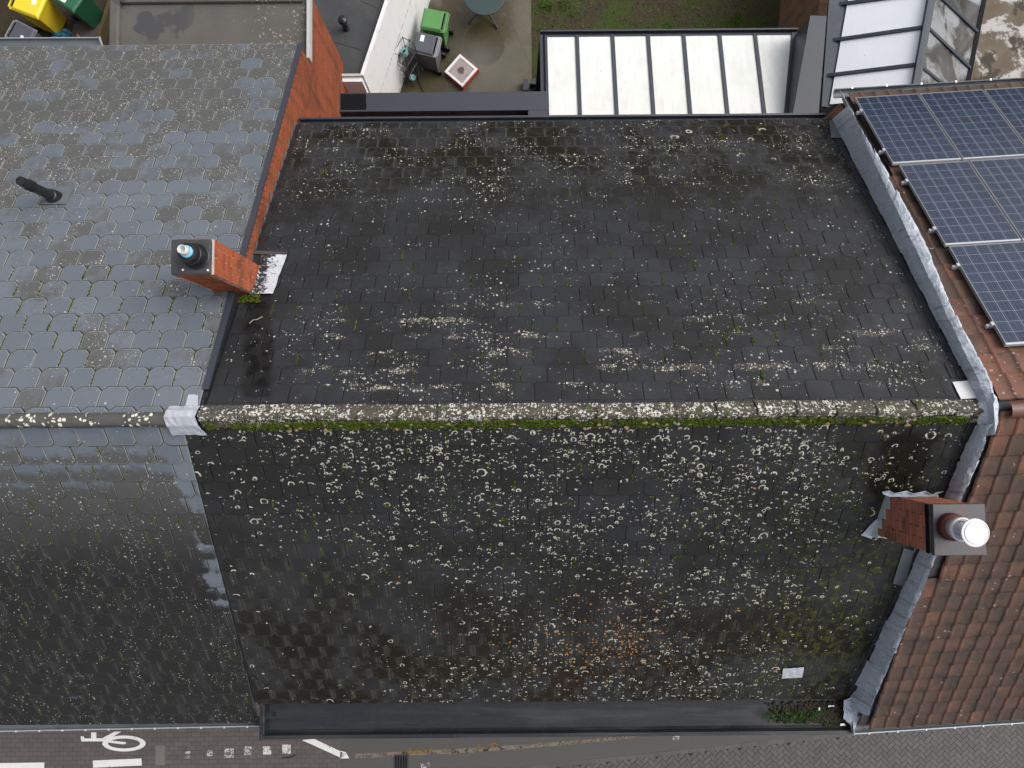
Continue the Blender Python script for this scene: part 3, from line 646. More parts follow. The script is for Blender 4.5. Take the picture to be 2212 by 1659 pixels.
def slate_prism(mb, poly, th, w, e, M=None, a=0.0, rim=.011):
    """one slate as a thin slab with a worn rim; poly in its own metres"""
    n = len(poly); uvf = lambda p: (p[0] / w + .5, min(1.0, p[1] / e))
    cx, cy = sum(p[0] for p in poly) / n, sum(p[1] for p in poly) / n; inn = []
    ext = max(max(abs(p[0] - cx) for p in poly), max(abs(p[1] - cy) for p in poly)); small = area(poly) < .012
    for i in range(n):
        p0, p1, p2 = poly[i - 1], poly[i], poly[(i + 1) % n]
        d1 = Vector((p1[0] - p0[0], p1[1] - p0[1])); d2 = Vector((p2[0] - p1[0], p2[1] - p1[1]))
        if small or d1.length < 1e-5 or d2.length < 1e-5: inn.append((p1[0] + (cx - p1[0]) * .12, p1[1] + (cy - p1[1]) * .12)); continue
        n1 = Vector((-d1.y, d1.x)).normalized(); n2 = Vector((-d2.y, d2.x)).normalized(); b = n1 + n2; L = b.length_squared
        if L < .2: inn.append((p1[0] + (cx - p1[0]) * .12, p1[1] + (cy - p1[1]) * .12)); continue
        b = b * (2 * rim / L); inn.append((p1[0] + b.x, p1[1] + b.y))
    P = [Vector((x, y, th)) for x, y in inn] + [Vector((x, y, th - .0022)) for x, y in poly] + [Vector((x, y, 0)) for x, y in poly]
    if M is not None: P = [M @ p for p in P]
    fs = [list(range(n))]; us = [[uvf(p) for p in inn]]; es = [0.0]
    for i in range(n):
        j = (i + 1) % n; fs.append((n + i, n + j, j, i)); us.append([uvf(poly[i]), uvf(poly[j]), uvf(inn[j]), uvf(inn[i])]); es.append(1.0)
        fs.append((2 * n + i, 2 * n + j, n + j, n + i)); us.append([uvf(poly[i]), uvf(poly[j]), uvf(poly[j]), uvf(poly[i])]); es.append(0.0)
    mb.mesh_faces(P, fs, a, us, es)

def lay_slates(slope, poly, w, e, x0, s0, cham, mat, parent, rng, keep, jit=1.0, lift=0.0, gap_=.008):
    """slates in staggered courses; returns candidates (distance, mesh maker) so that the caller can choose which are single objects"""
    ov, gap, th = 0.085, gap_, 0.009
    hw = w / 2 - gap / 2
    full = [(-hw, -ov), (hw, -ov), (hw, e - cham), (hw - cham, e), (-hw + cham, e), (-hw, e - cham)]
    full = full[::-1] if area(full) and sum(full[i][0] * full[(i + 1) % 6][1] - full[(i + 1) % 6][0] * full[i][1] for i in range(6)) < 0 else full
    mbs = MB(); slate_prism(mbs, full, th, w, e); shared = mbs.data("slate", mat)
    xs = [p[0] for p in poly]; ss_ = [p[1] for p in poly]
    res = []
    i0 = int(math.floor((min(ss_) - s0) / e)) - 1; i1 = int(math.ceil((max(ss_) - s0) / e)) + 1
    for i in range(i0, i1):
        sy = s0 + i * e
        k0 = int(math.floor((min(xs) - x0) / w)) - 2; k1 = int(math.ceil((max(xs) - x0) / w)) + 2
        for k in range(k0, k1):
            xc = x0 + k * w + (w / 2 if i % 2 else 0.0)
            cen = slope.pt(xc, sy + e / 2)
            if not in_view(cen): continue
            g_ = [(x + xc, y + sy) for x, y in full]
            if all(inside(p, poly) for p in g_): loc = None
            else:
                c = clip(g_, poly)
                if len(c) < 3 or area(c) < 0.0012: continue
                loc = [(x - xc, y - sy) for x, y in c]
            tilt = 0.030 + rng.gauss(0, .0022) * jit; rock = rng.gauss(0, .0030) * jit; yaw = rng.gauss(0, .004) * jit
            M3 = slope.R3 @ Matrix.Rotation(yaw, 3, 'Z') @ Matrix.Rotation(rock, 3, 'Y') @ Matrix.Rotation(tilt, 3, 'X')
            p = slope.pt(xc + rng.gauss(0, .0012), sy + rng.gauss(0, .0016) * jit, 0.004 + lift + rng.uniform(0, .0015))
            M = Matrix.Translation(p) @ M3.to_4x4()
            res.append(((cen - CAMP).length, M, loc, keep, shared, (full, th, w, e, mat, parent), rng.random()))
    return res
def commit_slates(cands, n_single, name="slate"):
    """the n_single nearest become objects of their own, the rest one mesh for each parent"""
    cands.sort(key=lambda c: c[0]); rest = {}
    for i, (d, M, loc, keep, shared, (full, th, w, e, mat, parent), a) in enumerate(cands):
        if i < n_single:
            if loc is None: me = shared
            else:
                mb = MB(); slate_prism(mb, loc, th, w, e); me = mb.data(name, mat)
            o = bpy.data.objects.new(name, me); COL.objects.link(o); o.parent = parent
            o.matrix_parent_inverse = origin(parent).inverted(); o.matrix_basis = M
        else:
            mb = rest.setdefault(parent.name, (MB(), mat, parent))[0]
            slate_prism(mb, loc or full, th, w, e, M, a)
    for mb, mat, parent in rest.values(): stuff(mb.build("slates", mat, parent, fix=False))

def sheet(slope, pix, h, mat, name, parent, th=0.006, bevel=0.0):
    pts = [slope.p3(u, v, h) for u, v in pix]; m = MB(); m.slab(pts, slope.n * th); return m.build(name, mat, parent, bevel=bevel)
def crumple(P, mat, name, parent, amp=.004, seed=1, th=.003):
    """a thin metal sheet from a grid of points P[i][j], slightly creased"""
    rng = random.Random(seed); m = MB(); ni, nj = len(P), len(P[0])
    V = [P[i][j] + Vector((rng.gauss(0, amp * .5), rng.gauss(0, amp * .5), rng.uniform(0, amp * 2))) for i in range(ni) for j in range(nj)]
    m.mesh_faces(V, [(i * nj + j, i * nj + j + 1, (i + 1) * nj + j + 1, (i + 1) * nj + j) for i in range(ni - 1) for j in range(nj - 1)])
    o = m.build(name, mat, parent, smooth=False); k = o.modifiers.new("thick", 'SOLIDIFY'); k.thickness = th; k.offset = 0.0
    return o
def bil(a, b, c, d, ni, nj):
    """grid between corners a,b (start to end of one side) and d,c (other side)"""
    return [[(a.lerp(b, i / ni)).lerp(d.lerp(c, i / ni), j / nj) for j in range(nj + 1)] for i in range(ni + 1)]
def channel(p0, p1, outd, prof, mat, name, parent, th=.004):
    p0, p1, outd = Vector(p0), Vector(p1), Vector(outd).normalized(); m = MB(); n = len(prof)
    P = [p + outd * a + Vector((0, 0, b)) for p in (p0, p1) for a, b in prof]
    m.mesh_faces(P, [(i, i + 1, n + i + 1, n + i) for i in range(n - 1)])
    o = m.build(name, mat, parent); k = o.modifiers.new("thick", 'SOLIDIFY'); k.thickness = th; k.offset = 0.0
    return o
def polyl(pts, t):
    """point at fraction t of a pixel polyline by v"""
    v = pts[0][1] + (pts[-1][1] - pts[0][1]) * t
    for (u0, v0), (u1, v1) in zip(pts, pts[1:]):
        if (v0 <= v <= v1) or (v1 <= v <= v0): return (u0 + (u1 - u0) * (v - v0) / (v1 - v0 + 1e-9), v)
    return pts[-1]
def prism_x(mb, prof, A, B):
    """profile (y,z) extruded between two frames A and B: functions (y,z)->point"""
    n = len(prof); P = [A(y, z) for y, z in prof] + [B(y, z) for y, z in prof]
    mb.mesh_faces(P, [list(range(n))[::-1], list(range(n, 2 * n))] + [(i, (i + 1) % n, n + (i + 1) % n, n + i) for i in range(n)])
def bricks(parent, x0, x1, y0, y1, z0, z1, mat, seed, hgt=.0605, jt=.011):
    rng = random.Random(seed); cache = {}; z = z0; row = 0; t = .05
    def put(c, size):
        key = tuple(round(k, 3) for k in size)
        if key not in cache: mb = MB(); mb.box((0, 0, 0), size); cache[key] = mb.data("brick", mat)
        o = bpy.data.objects.new("brick", cache[key]); COL.objects.link(o); o.parent = parent; o.matrix_parent_inverse = origin(parent).inverted()
        o.location = Vector(c) + Vector((rng.gauss(0, .0012), rng.gauss(0, .0012), 0)); o.rotation_euler = (0, 0, rng.gauss(0, .006))
    while z + hgt < z1 + .001:
        zc = z + hgt / 2
        for side in (0, 1):
            xs = x0 + t / 2 - .004 if side == 0 else x1 - t / 2 + .004
            L = y1 - y0; cuts = [0, .5, 1] if row % 2 else [0, .27, .77, 1]
            for a, b in zip(cuts, cuts[1:]): put((xs, y0 + L * (a + b) / 2, zc), (t, L * (b - a) - jt, hgt))
            ys = y0 + t / 2 - .004 if side == 0 else y1 - t / 2 + .004
            L = x1 - x0 - 2 * t - .004; cuts = [0, 1] if row % 2 else [0, .5, 1]
            for a, b in zip(cuts, cuts[1:]): put((x0 + t + .002 + L * (a + b) / 2, ys, zc), (L * (b - a) - jt, t, hgt))
        z += hgt + jt; row += 1

rs = random.Random(11)
# ================================================================== the middle house
house = thing("row_house", "middle row house with dark, lichen-speckled slate roof and mossy ridge", "house", (0.9, 0, 0))
body = MB(); prism_x(body, [(-4.4, 0), (-4.4, SF.zat(0, -4.4) - .09), (Y0, ZR - .09), (4.75, SB.zat(0, 4.75) - .09), (4.75, 0)],
                     lambda y, z: Vector((XL + .003, y, z)), lambda y, z: Vector((XR, y, z)))
body.build("wall", MT["house_brick"], house)
# back slope
def underlay(slope, poly, mat, parent):
    m = MB(); m.slab([slope.pt(x, s, -.035) for x, s in poly], slope.n * .035); return m.build("roof_slope", mat, parent)
sb_e = SB.px(1220, 263)[1]
back_poly = [(XL + .02, 0.02), (XR + .03, 0.02), (XR + .03, sb_e), (XL + .02, sb_e)]
slope_back = underlay(SB, [(XL + .004, .01), (XR - .01, .01), (XR - .01, sb_e - .02), (XL + .004, sb_e - .02)], MT["membrane"], house)
WT, ET = 0.313, 0.2645
bx0, bs0 = SB.px(625.5, 850)[0], SB.px(1200, 827)[1]
rngm = random.Random(3)
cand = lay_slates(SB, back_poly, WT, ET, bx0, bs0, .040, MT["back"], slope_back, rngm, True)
# front slope
fl = [SF.px(402, 935), SF.px(556, 1515)]; sf_e = SF.px(1190, 1514)[1]
front_poly = [(-XR - .03, .02), (fl[0][0], .02), (fl[1][0], sf_e), (-XR - .03, sf_e)]
slope_front = underlay(SF, [(-XR + .01, .01), (fl[0][0] + .05, .01), (fl[1][0] + .05, sf_e - .02), (-XR + .01, sf_e - .02)], MT["membrane"], house)
fx0 = SF.px(1092, 1690 / 1.1573)[0]
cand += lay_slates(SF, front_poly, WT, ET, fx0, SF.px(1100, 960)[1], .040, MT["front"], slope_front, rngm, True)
commit_slates(cand, 300)
# ridge caps of the middle house
def ridge_cap(x0, x1, mat, parent, seed, kind="angular"):
    rng = random.Random(seed); m = MB(); sec = []
    if kind == "angular":
        for s, h in ((.125, .034), (.092, .044), (.044, .060), (.015, .072)): sec.append(SB.pt(0, s, h))
        sec.append(Vector((0, Y0 + .012, ZR + .084))); sec.append(Vector((0, Y0 - .018, ZR + .082)))
        for s, h in ((.018, .070), (.026, .050), (.105, .036), (.150, .024)): sec.append(SF.pt(0, s, h))
    else:
        for k in range(11):
            t = math.pi * (k / 10); sec.append(Vector((0, Y0 + .082 * math.cos(t) - .03, ZR + .012 + .075 * math.sin(t))))
    yo = rng.gauss(0, .006); n = len(sec); dz = rng.uniform(-.007, .008); P = []
    for x, up in ((x0, .016), (x0 + .05, .018), (x0 + .054, 0.0), (x1, -.004)):
        for p in sec: P.append(Vector((x + rng.gauss(0, .002), p.y + yo + rng.gauss(0, .0018), p.z + dz + up + rng.gauss(0, .001))))
    m.mesh_faces(P, [(i * n + j, i * n + j + 1, (i + 1) * n + j + 1, (i + 1) * n + j) for i in range(3) for j in range(n - 1)] + [[j for j in range(n)]])
    return m.build("ridge_tile", mat, parent, smooth=False)
k = 0; x = -3.50
while x < XR - .05:
    ridge_cap(x, min(x + .452, XR + .02), MT["ridge"], house, k); x += .445; k += 1
# gutter of the back eave
ze = SB.pt(0, sb_e).z; ye = SB.pt(0, sb_e).y
channel((XL + .03, ye - .02, ze), (XR - .06, ye - .02, ze), (0, 1, 0), [(0, .012), (.0, -.07), (.09, -.075), (.098, .01), (.125, .014), (.125, -.10), (.07, -.13)], MT["anth"], "back_gutter", house)
# the wide box gutter over the street, lined with black membrane
yg = SF.pt(0, sf_e).y; zg = SF.pt(0, sf_e).z
gl = at_z(566, 1597, zg - .0); gr = at_z(1842, 1584, zg - .0); gy = (gl.y + gr.y) / 2
wg = abs(gy - yg)
def box_gutter():
    rng = random.Random(5); n = 44; m = MB(); P = []; prof = [(-.02, .0), (.02, -.055), (.05, -.095), (wg * .5, -.10), (wg - .10, -.092), (wg - .07, -.06), (wg - .055, .018), (wg, .024), (wg, -.20), (wg - .05, -.22)]
    for i in range(n + 1):
        x = gl.x + (gr.x - gl.x) * i / n; wv = math.sin(x * 2.1) * .006 + math.sin(x * 5.3 + 1) * .003
        for j, (a, b) in enumerate(prof):
            q_ = wv * (.5 if 1 <= j <= 6 else .2) + rng.gauss(0, .0006); P.append(Vector((x, yg - a + q_ * .8, zg + b + q_)))
    k = len(prof); m.mesh_faces(P, [(i * k + j, i * k + j + 1, (i + 1) * k + j + 1, (i + 1) * k + j) for i in range(n) for j in range(k - 1)])
    o = m.build("box_gutter", MT["membrane"], house, smooth=False); s_ = o.modifiers.new("thick", 'SOLIDIFY'); s_.thickness = .006; s_.offset = -1
    e = MB()
    e.box((gl.x - .012, yg - wg / 2, zg - .07), (.05, wg + .02, .20)); e.box((gl.x + .02, yg - wg / 2 + .02, zg + .01), (.05, wg - .1, .05), taper=1.2)
    e.build("gutter_end", MT["membrane"], house, bevel=.015)
    h = MB(); p = at_z(592, 1543, zg - .095); h.lathe((p.x, p.y, zg - .10), [(.034, 0), (.034, .012), (.026, .012), (.026, -.01)], 20); h.build("outlet", MT["rubber"], house)
box_gutter()
# black membrane strips along the party lines
sheet(SB, [(1782, 264), (1806, 264), (2108, 862), (2092, 862)], .014, MT["membrane"], "membrane_strip", house, .010)
sheet(SB, [(500, 668), (512, 668), (447, 864), (429, 862)], .018, MT["membrane"], "membrane_strip", house, .010)
sheet(SB, [(548, 520), (566, 520), (650, 272), (638, 272)], .018, MT["membrane"], "membrane_strip", house, .010)
sheet(SB, [(1790, 264), (1816, 264), (1832, 302), (1794, 302)], .032, MT["zinc"], "eaves_flashing", house, .006)
sheet(SF, [(2098, 930), (2106, 930), (1846, 1500), (1828, 1500)], .016, MT["membrane"], "membrane_strip", house, .010)
# repair patches
def patch(slope, c4, h, mat, name, parent, ni=8, nj=8, amp=.004, seed=1):
    a, b, c, d = [slope.p3(u, v, h) for u, v in c4]; return crumple(bil(a, b, c, d, ni, nj), mat, name, parent, amp, seed)
o = patch(SB, [(2054, 829), (2090, 826), (2107, 864), (2073, 866)], .034, MT["white_trim"], "repair_patch", house, 4, 4, .0012, 2); o["label"] = "white metal patch by the ridge beside the lead strip"
o = patch(SF, [(1690, 1440), (1735, 1437), (1731, 1459), (1687, 1461)], .034, MT["foil"], "repair_patch", house, 6, 4, .0035, 3); o["label"] = "small silver metal patch low on the front slope"
o = patch(SB, [(410, 857), (431, 856), (430, 883), (402, 884)], .040, MT["foil"], "repair_patch", house, 4, 4, .003, 4)
# silver saddle over the ridge at the party line
sad = []
for i in range(9):
    x = -3.86 + .345 * i / 8; col_ = []
    for s, h in ((.11, .060), (.06, .078), (.02, .098)): col_.append(SB.pt(x, s, h))
    col_.append(Vector((x, Y0, ZR + .125)))
    for s, h in ((.05, .098), (.11, .080), (.17, .062), (.225, .045)): col_.append(SF.pt(-x - .02 * s * i, s, h))
    sad.append(col_)
crumple(sad, MT["foil"], "ridge_saddle", house, .006, 9)
# lead along the right party line, sheet over sheet
LB = [(1803, 262), (1859, 379), (1926, 509), (1986, 620), (2053, 739), (2104, 835), (2112, 872)]
LBR = [(1809, 206), (1859, 296), (1902, 375), (1958, 474), (2005, 569), (2045, 664), (2085, 747), (2130, 835), (2142, 880)]
LF = [(2108, 915), (2086, 947), (2069, 989), (2057, 1028), (2039, 1075), (1988, 1188), (1955, 1267), (1916, 1339), (1869, 1437), (1845, 1487), (1822, 1516)]
LFR = [(2140, 902), (2127, 917), (2116, 953), (2097, 998), (2076, 1046), (2063, 1080), (2012, 1194), (1982, 1273), (1949, 1339), (1912, 1430), (1886, 1484), (1872, 1530)]
def lead_strip(Lp, Rp, sl, sr, n, seed, hump=.085):
    rng = random.Random(seed)
    for i in range(n):
        t0, t1 = i / n - .012, min((i + 1) / n + .004, 1.0); t0 = max(t0, 0); ni = 8; P = []
        jl, jr = rng.uniform(-4, 3), rng.uniform(-3, 4); up = .012 * (i % 2)
        for a in range(ni + 1):
            t = t0 + (t1 - t0) * a / ni; lu, lv = polyl(Lp, t); ru, rv = polyl(Rp, t)
            A = sl.p3(lu + jl + rng.gauss(0, .7), lv, .026 + up); B = sr.p3(ru + jr + rng.gauss(0, .7), rv, .085 + up)
            A.x = min(A.x, 5.268)
            xt = max(A.x + .012, 5.275); top = Vector((xt, A.y, max(sr.zat(xt, A.y) + .075, A.z + .05) + up)); row = [A, A.lerp(top, .5) + Vector((-.006, 0, 0)), top]
            for f, hh in ((.35, .7), (.7, 1.0)): row.append(top.lerp(B, f) + Vector((0, 0, .028 * hh + rng.gauss(0, .004))))
            row.append(B); P.append(row)
        crumple(P, MT["lead"], "lead_sheet", house, .0035, seed * 50 + i, .004)
lead_strip(LB, LBR, SB, RB, 15, 21); lead_strip(LF, LFR, SF, RF, 14, 22)
# lead saddle over the ridge and lead foot at the gutter
P = []
for i in range(9):
    t = i / 8; row = []
    for (u, v), sl, h in (((2108 - 4 * math.sin(t * 3.1), 866 + 60 * t), SB if t < .42 else SF, .05), ((2120, 864 + 62 * t), SB if t < .42 else SF, .13), ((2134, 862 + 62 * t), RB if t < .42 else RF, .12), ((2146 + 4 * math.sin(t * 3.1), 864 + 52 * t), RB if t < .42 else RF, .06)):
        row.append(sl.p3(u, v, h))
    P.append(row)
crumple(P, MT["lead"], "lead_saddle", house, .008, 77, .004)
fa, fb, fc_, fd = at_z(1822, 1512, zg + .06), at_z(1884, 1490, zg + .20), at_z(1846, 1574, zg + .06), at_z(1822, 1552, zg + .0)
crumple(bil(fa, fd, fc_, fb, 8, 8), MT["lead"], "lead_foot", house, .006, 78, .004)
# chimney on the front slope
ch = MB(); CX0, CX1, CY0, CY1, CZ = 4.575, 5.12, -1.555, -1.03, 9.53
ch.box(((CX0 + CX1) / 2, (CY0 + CY1) / 2, (7.7 + CZ) / 2), (CX1 - CX0 - .008, CY1 - CY0 - .008, CZ - 7.7)); chim = ch.build("chimney", MT["mortar"], house)
chim["label"] = "red brick chimney with white cowl on the front slope"
bricks(chim, CX0, CX1, CY0, CY1, 8.05, CZ - .01, MT["brick_r"], 31)
m = MB(); m.box(((CX0 + CX1) / 2 + .02, (CY0 + CY1) / 2, CZ + .03), (CX1 - CX0 + .025, CY1 - CY0 + .03, .06)); m.build("chimney_cap", MT["cap_r"], chim, bevel=.006)
m = MB(); m.box((CX0 - .004, (CY0 + CY1) / 2, CZ - .04), (.016, CY1 - CY0 + .01, .05)); m.build("cap_edge", MT["anth_dark"], chim)
pc = at_z(2046, 1150, CZ + .10); px_, py_ = 4.765, -1.255
m = MB(); m.lathe((px_, py_, CZ + .058), [(.150, 0), (.150, .06), (.142, .09)], 32); m.build("flue_pot", MT["terracotta"], chim, smooth=True)
m = MB(); m.lathe((px_, py_, CZ + .10), [(.112, 0), (.112, .20)], 32); m.build("flue_pipe", MT["cowl_grey"], chim, smooth=True)
m = MB(); m.lathe((px_, py_, CZ + .20), [(.122, 0), (.128, .06), (.128, .085), (.110, .088), (.106, .05), (0, .05)], 36); m.build("cowl_ring", MT["cowl"], chim, smooth=True)
for t in range(4):
    a = t * math.pi / 2 + .4; m = MB(); m.tube((px_ + .1 * math.cos(a), py_ + .1 * math.sin(a), CZ + .27), (px_ + .1 * math.cos(a), py_ + .1 * math.sin(a), CZ + .47), .006, n=8); m.build("cowl_stay", MT["cowl_grey"], chim)
m = MB(); m.lathe((px_, py_, CZ + .455), [(.140, 0), (.146, .012), (.146, .028), (.136, .031), (.134, .026), (.120, .026), (.112, .034), (0, .036)], 48); m.build("cowl_disc", MT["cowl"], chim, smooth=False)
# lead round that chimney
def wallstep(x, ya, yb, hgt, slope, name, parent, mat, seed):
    P = [[Vector((x, ya, slope.zat(x, ya) - .02)), Vector((x, ya, slope.zat(x, ya) + hgt))], [Vector((x, yb, slope.zat(x, yb) - .02)), Vector((x, yb, slope.zat(x, ya) + hgt))]]
    g_ = [[P[0][0].lerp(P[0][1], j / 3).lerp(P[1][0].lerp(P[1][1], j / 3), i / 3) for j in range(4)] for i in range(4)]
    crumple(g_, mat, name, parent, .002, seed, .004)
for i in range(4):
    ya = CY1 - .135 * i; wallstep(CX0 - .012 - .001 * (i % 2), ya + .01, ya - .15, .10, SF, "step_flashing", chim, MT["foil"], 100 + i)
a_, b_ = SF.p3(1900, 1055, .06), SF.p3(2030, 1057, .06); c_, d_ = Vector((CX1, CY1 + .006, SF.zat(0, CY1) + .16)), Vector((CX0 - .05, CY1 + .006, SF.zat(0, CY1) + .16))
mid = [[a_.lerp(b_, i / 10) + Vector((0, math.sin(i * 2.1) * .02, .03 * abs(math.sin(i * 1.7)))), a_.lerp(b_, i / 10).lerp(d_.lerp(c_, i / 10), .5) - Vector((0, 0, .05)), d_.lerp(c_, i / 10)] for i in range(11)]
crumple(mid, MT["lead"], "back_gutter_lead", chim, .006, 120, .004)
m_ = patch(SF, [(1876, 1146), (1893, 1150), (1926, 1162), (1878, 1154)], .03, MT["foil"], "apron_flashing", chim, 6, 3, .004, 121)
patch(SF, [(1858, 1152), (1890, 1118), (1896, 1122), (1880, 1160)], .03, MT["foil"], "apron_flashing", chim, 5, 3, .004, 122)
# lead valley below the chimney
sheet(SF, [(1950, 1180), (1972, 1186), (1952, 1262), (1926, 1256)], .030, MT["zinc"], "valley_flashing", house, .006)
# twig
m = MB(); m.path([SB.p3(540, 702, .03), SB.p3(549, 695, .035), SB.p3(556, 694, .03), SB.p3(569, 688, .035)], .006, 6); m.build("twig", MT["twig"]); tag(bpy.data.objects["twig"], "pale bent twig lying on dark slates below the left chimney", "twig")
# ================================================================== the left house
lh = thing("row_house", "left row house with blue-grey corner-cut slates and grey felt extension", "house", (-6.5, 0, 0))
body = MB(); prism_x(body, [(-4.40, 0), (-4.40, SF.zat(0, -4.40) - .09), (Y0, ZR - .09), (6.2, SL.zat(0, 6.2) - .07), (6.2, 0)], lambda y, z: Vector((-14, y, z)), lambda y, z: Vector((XL, y, z)))
body.build("wall", MT["party_brick"], lh)
XE = -7.02; ZFL = 5.06
m = MB(); m.box(((XE + XL) / 2, (6.203 + 7.46) / 2, ZFL / 2), (XL - XE - .002, 7.46 - 6.203, ZFL)); m.build("extension_wall", MT["party_brick"], lh)
m = MB(); m.box(((XE + XL) / 2 + .03, 6.84, ZFL + .02), (XL - XE - .10, 1.20, .04)); m.build("flat_roof", MT["felt"], lh)
m = MB(); m.box((XE + .07, 6.82, ZFL + .07), (.17, 1.26, .14)); m.box(((XE + XL) / 2, 7.40, ZFL + .06), (XL - XE - .30, .14, .12)); m.build("roof_upstand", MT["felt"], lh, bevel=.03)
m = MB(); m.box((XL - .02, 6.86, ZFL + .09), (.055, 1.18, .18)); m.build("roof_edge_trim", MT["off_white"], lh, bevel=.006)
sl_e = SL.px(400, 98)[1]
left_poly = [(-10.0, .02), (XL - .05, .02), (XL - .05, sl_e), (-10.0, sl_e)]
ls_back = underlay(SL, [(-13, .01), (XL - .01, .01), (XL - .01, sl_e - .02), (-13, sl_e - .02)], MT["membrane"], lh)
WL, EL = 0.315, 0.272
lcand = lay_slates(SL, left_poly, WL, EL, SL.px(93.7, 871)[0], SL.px(156, 838.6)[1], .058, MT["blue"], ls_back, random.Random(4), True, gap_=.010)
e2 = SF.px(280, 1562)[1]; fr = SF.px(560, 1557)
lf_poly = [(fl[0][0] + .002, .02), (10.0, .02), (10.0, e2), (fr[0] + .002, e2)]
ls_front = underlay(SF, [(fl[0][0] + .052, .01), (13, .01), (13, e2 - .02), (fr[0] + .052, e2 - .02)], MT["membrane"], lh)
lcand += lay_slates(SF, lf_poly, WL, EL, SF.px(250, 985)[0], SF.px(200, 961)[1], .050, MT["blue"], ls_front, random.Random(6), True, gap_=.010)
commit_slates(lcand, 300)
x = -3.83; k = 200
while x > -9.6:
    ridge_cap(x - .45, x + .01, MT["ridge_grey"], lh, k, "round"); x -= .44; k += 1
# edge strip along the party wall, stepped flashing on the brick below it
m = MB(); m.slab([SL.pt(XL - .062, .35, .012), SL.pt(XL + .012, .35, .012), SL.pt(XL + .012, sl_e, .012), SL.pt(XL - .062, sl_e, .012)], SL.n * .022); m.build("verge_strip", MT["anth"], lh)
for i in range(13):
    ya = 4.78 - .215 * i
    wallstep(XL + .008 + .0012 * (i % 2), ya, ya - .235, .15 if i < 9 else .11, SB, "step_flashing", lh, MT["zinc"], 300 + i)
m = MB(); ys = [.12 + 1.46 * i_ / 8 for i_ in range(9)]
m.slab([(XL + .004, y_, SB.zat(0, y_) - .02) for y_ in ys] + [(XL + .004, y_, SL.zat(0, y_) + .012) for y_ in reversed(ys)], (.006, 0, 0)); m.build("wall_membrane", MT["membrane"], lh)
# gutters
yl, zl = SF.pt(0, e2).y, SF.pt(0, e2).z
def half_round(p0, p1, outd, r, name, parent, brackets, mat="zinc", lip="zinc_lip"):
    prof = [(r - r * math.cos(t), -r * math.sin(t)) for t in [math.pi * k / 10 for k in range(11)]]
    channel(p0, p1, outd, prof, MT[mat], name, parent)
    p0, p1, od = Vector(p0), Vector(p1), Vector(outd).normalized()
    m = MB(); m.tube(p0 + od * 2 * r, p1 + od * 2 * r, .011, n=8); m.build("gutter_lip", MT[lip], parent)
    L = (p1 - p0).length; n = int(L / brackets)
    for i in range(n):
        c = p0.lerp(p1, (i + .5) / n); m = MB(); m.box(c + od * (2 * r + .002) + Vector((0, 0, .012)), (.026, .030, .010)); m.build("gutter_bracket", MT["silver"], parent)
ga, gb = at_z(-140, 1583, zl), at_z(562, 1569, zl)
half_round((ga.x, ga.y + .15, zl - .01), (gb.x - .02, gb.y + .15, zl - .01), (0.0, -1, 0), .075, "front_gutter", lh, .37)
zb = SL.pt(0, sl_e).z; gc, gd = at_z(-140, 82, zb), at_z(214, 80, zb)
half_round((gc.x, gc.y - .13, zb - .02), (gd.x, gd.y - .13, zb - .02), (0, 1, 0), .065, "back_gutter", lh, 3.0)
m = MB(); m.tube((gd.x + .02, gd.y - .12, zb - .05), (gd.x + .02, gd.y - .01, zb + .03), .02, n=10); m.build("gutter_stop", MT["zinc_lip"], lh)
# soil vent pipe through the slates
vb = SL.p3(122, 428, 0.0); vx, vy, vz = vb
m = MB(); pts = [SL.pt(vx + a, (vb - SL.O).dot(SL.ed) + b, .030) for a, b in ((-.17, -.16), (.20, -.16), (.20, .20), (-.17, .20))]; m.slab(pts, SL.n * .006); vp = m.build("vent_pipe", MT["zinc"], lh, bevel=.01); vp["label"] = "black plastic vent pipe standing on a grey metal plate"
m = MB(); m.lathe((vx, vy, vz - .05), [(.105, 0), (.10, .14), (.088, .19), (.080, .20)], 24); m.build("collar", MT["black"], vp, smooth=True)
m = MB(); m.lathe((vx, vy, vz), [(.066, .1), (.066, .50), (.074, .50), (.074, .515), (.066, .515), (.066, .535), (.074, .535), (.074, .55), (.066, .55), (.066, .57), (.076, .57), (.076, .59), (.064, .59), (.064, .72), (.060, .74), (0, .742)], 28); m.build("pipe", MT["black"], vp, smooth=False)
# chimney of the left house, on the party wall
c0 = MB(); DX0, DX1, DY0, DY1, DZ = -3.800, -3.330, 1.600, 2.005, 9.49
c0.box(((DX0 + DX1) / 2, (DY0 + DY1) / 2, (7.6 + DZ) / 2), (DX1 - DX0 - .008, DY1 - DY0 - .008, DZ - 7.6)); ch2 = c0.build("chimney", MT["mortar_pale"], lh); ch2["label"] = "orange brick chimney with black flue at the party wall"
bricks(ch2, DX0, DX1, DY0, DY1, 7.92, DZ - .005, MT["brick_l"], 33)
m = MB(); m.box(((DX0 + DX1) / 2 - .012, (DY0 + DY1) / 2 - .004, DZ + .022), (DX1 - DX0 - .03, DY1 - DY0 - .014, .045)); m.build("chimney_cap", MT["cap_l"], ch2, bevel=.008)
fx, fy = (DX0 + DX1) / 2 + .055, (DY0 + DY1) / 2 - .005
m = MB(); m.lathe((fx, fy, DZ + .044), [(.150, 0), (.150, .010), (.135, .016), (.118, .05)], 32); m.build("flue_collar", MT["black"], ch2, smooth=False)
m = MB(); m.lathe((fx, fy, DZ + .05), [(.118, 0), (.118, .14), (.108, .15), (.108, .20), (.104, .22), (.066, .225)], 32); m.build("flue_pipe", MT["black"], ch2, smooth=False)
m = MB(); m.lathe((fx, fy, DZ + .262), [(.066, 0), (.066, .05), (.058, .054), (.050, .05)], 28); m.build("flue_rim", MT["flue_blue"], ch2, smooth=True)
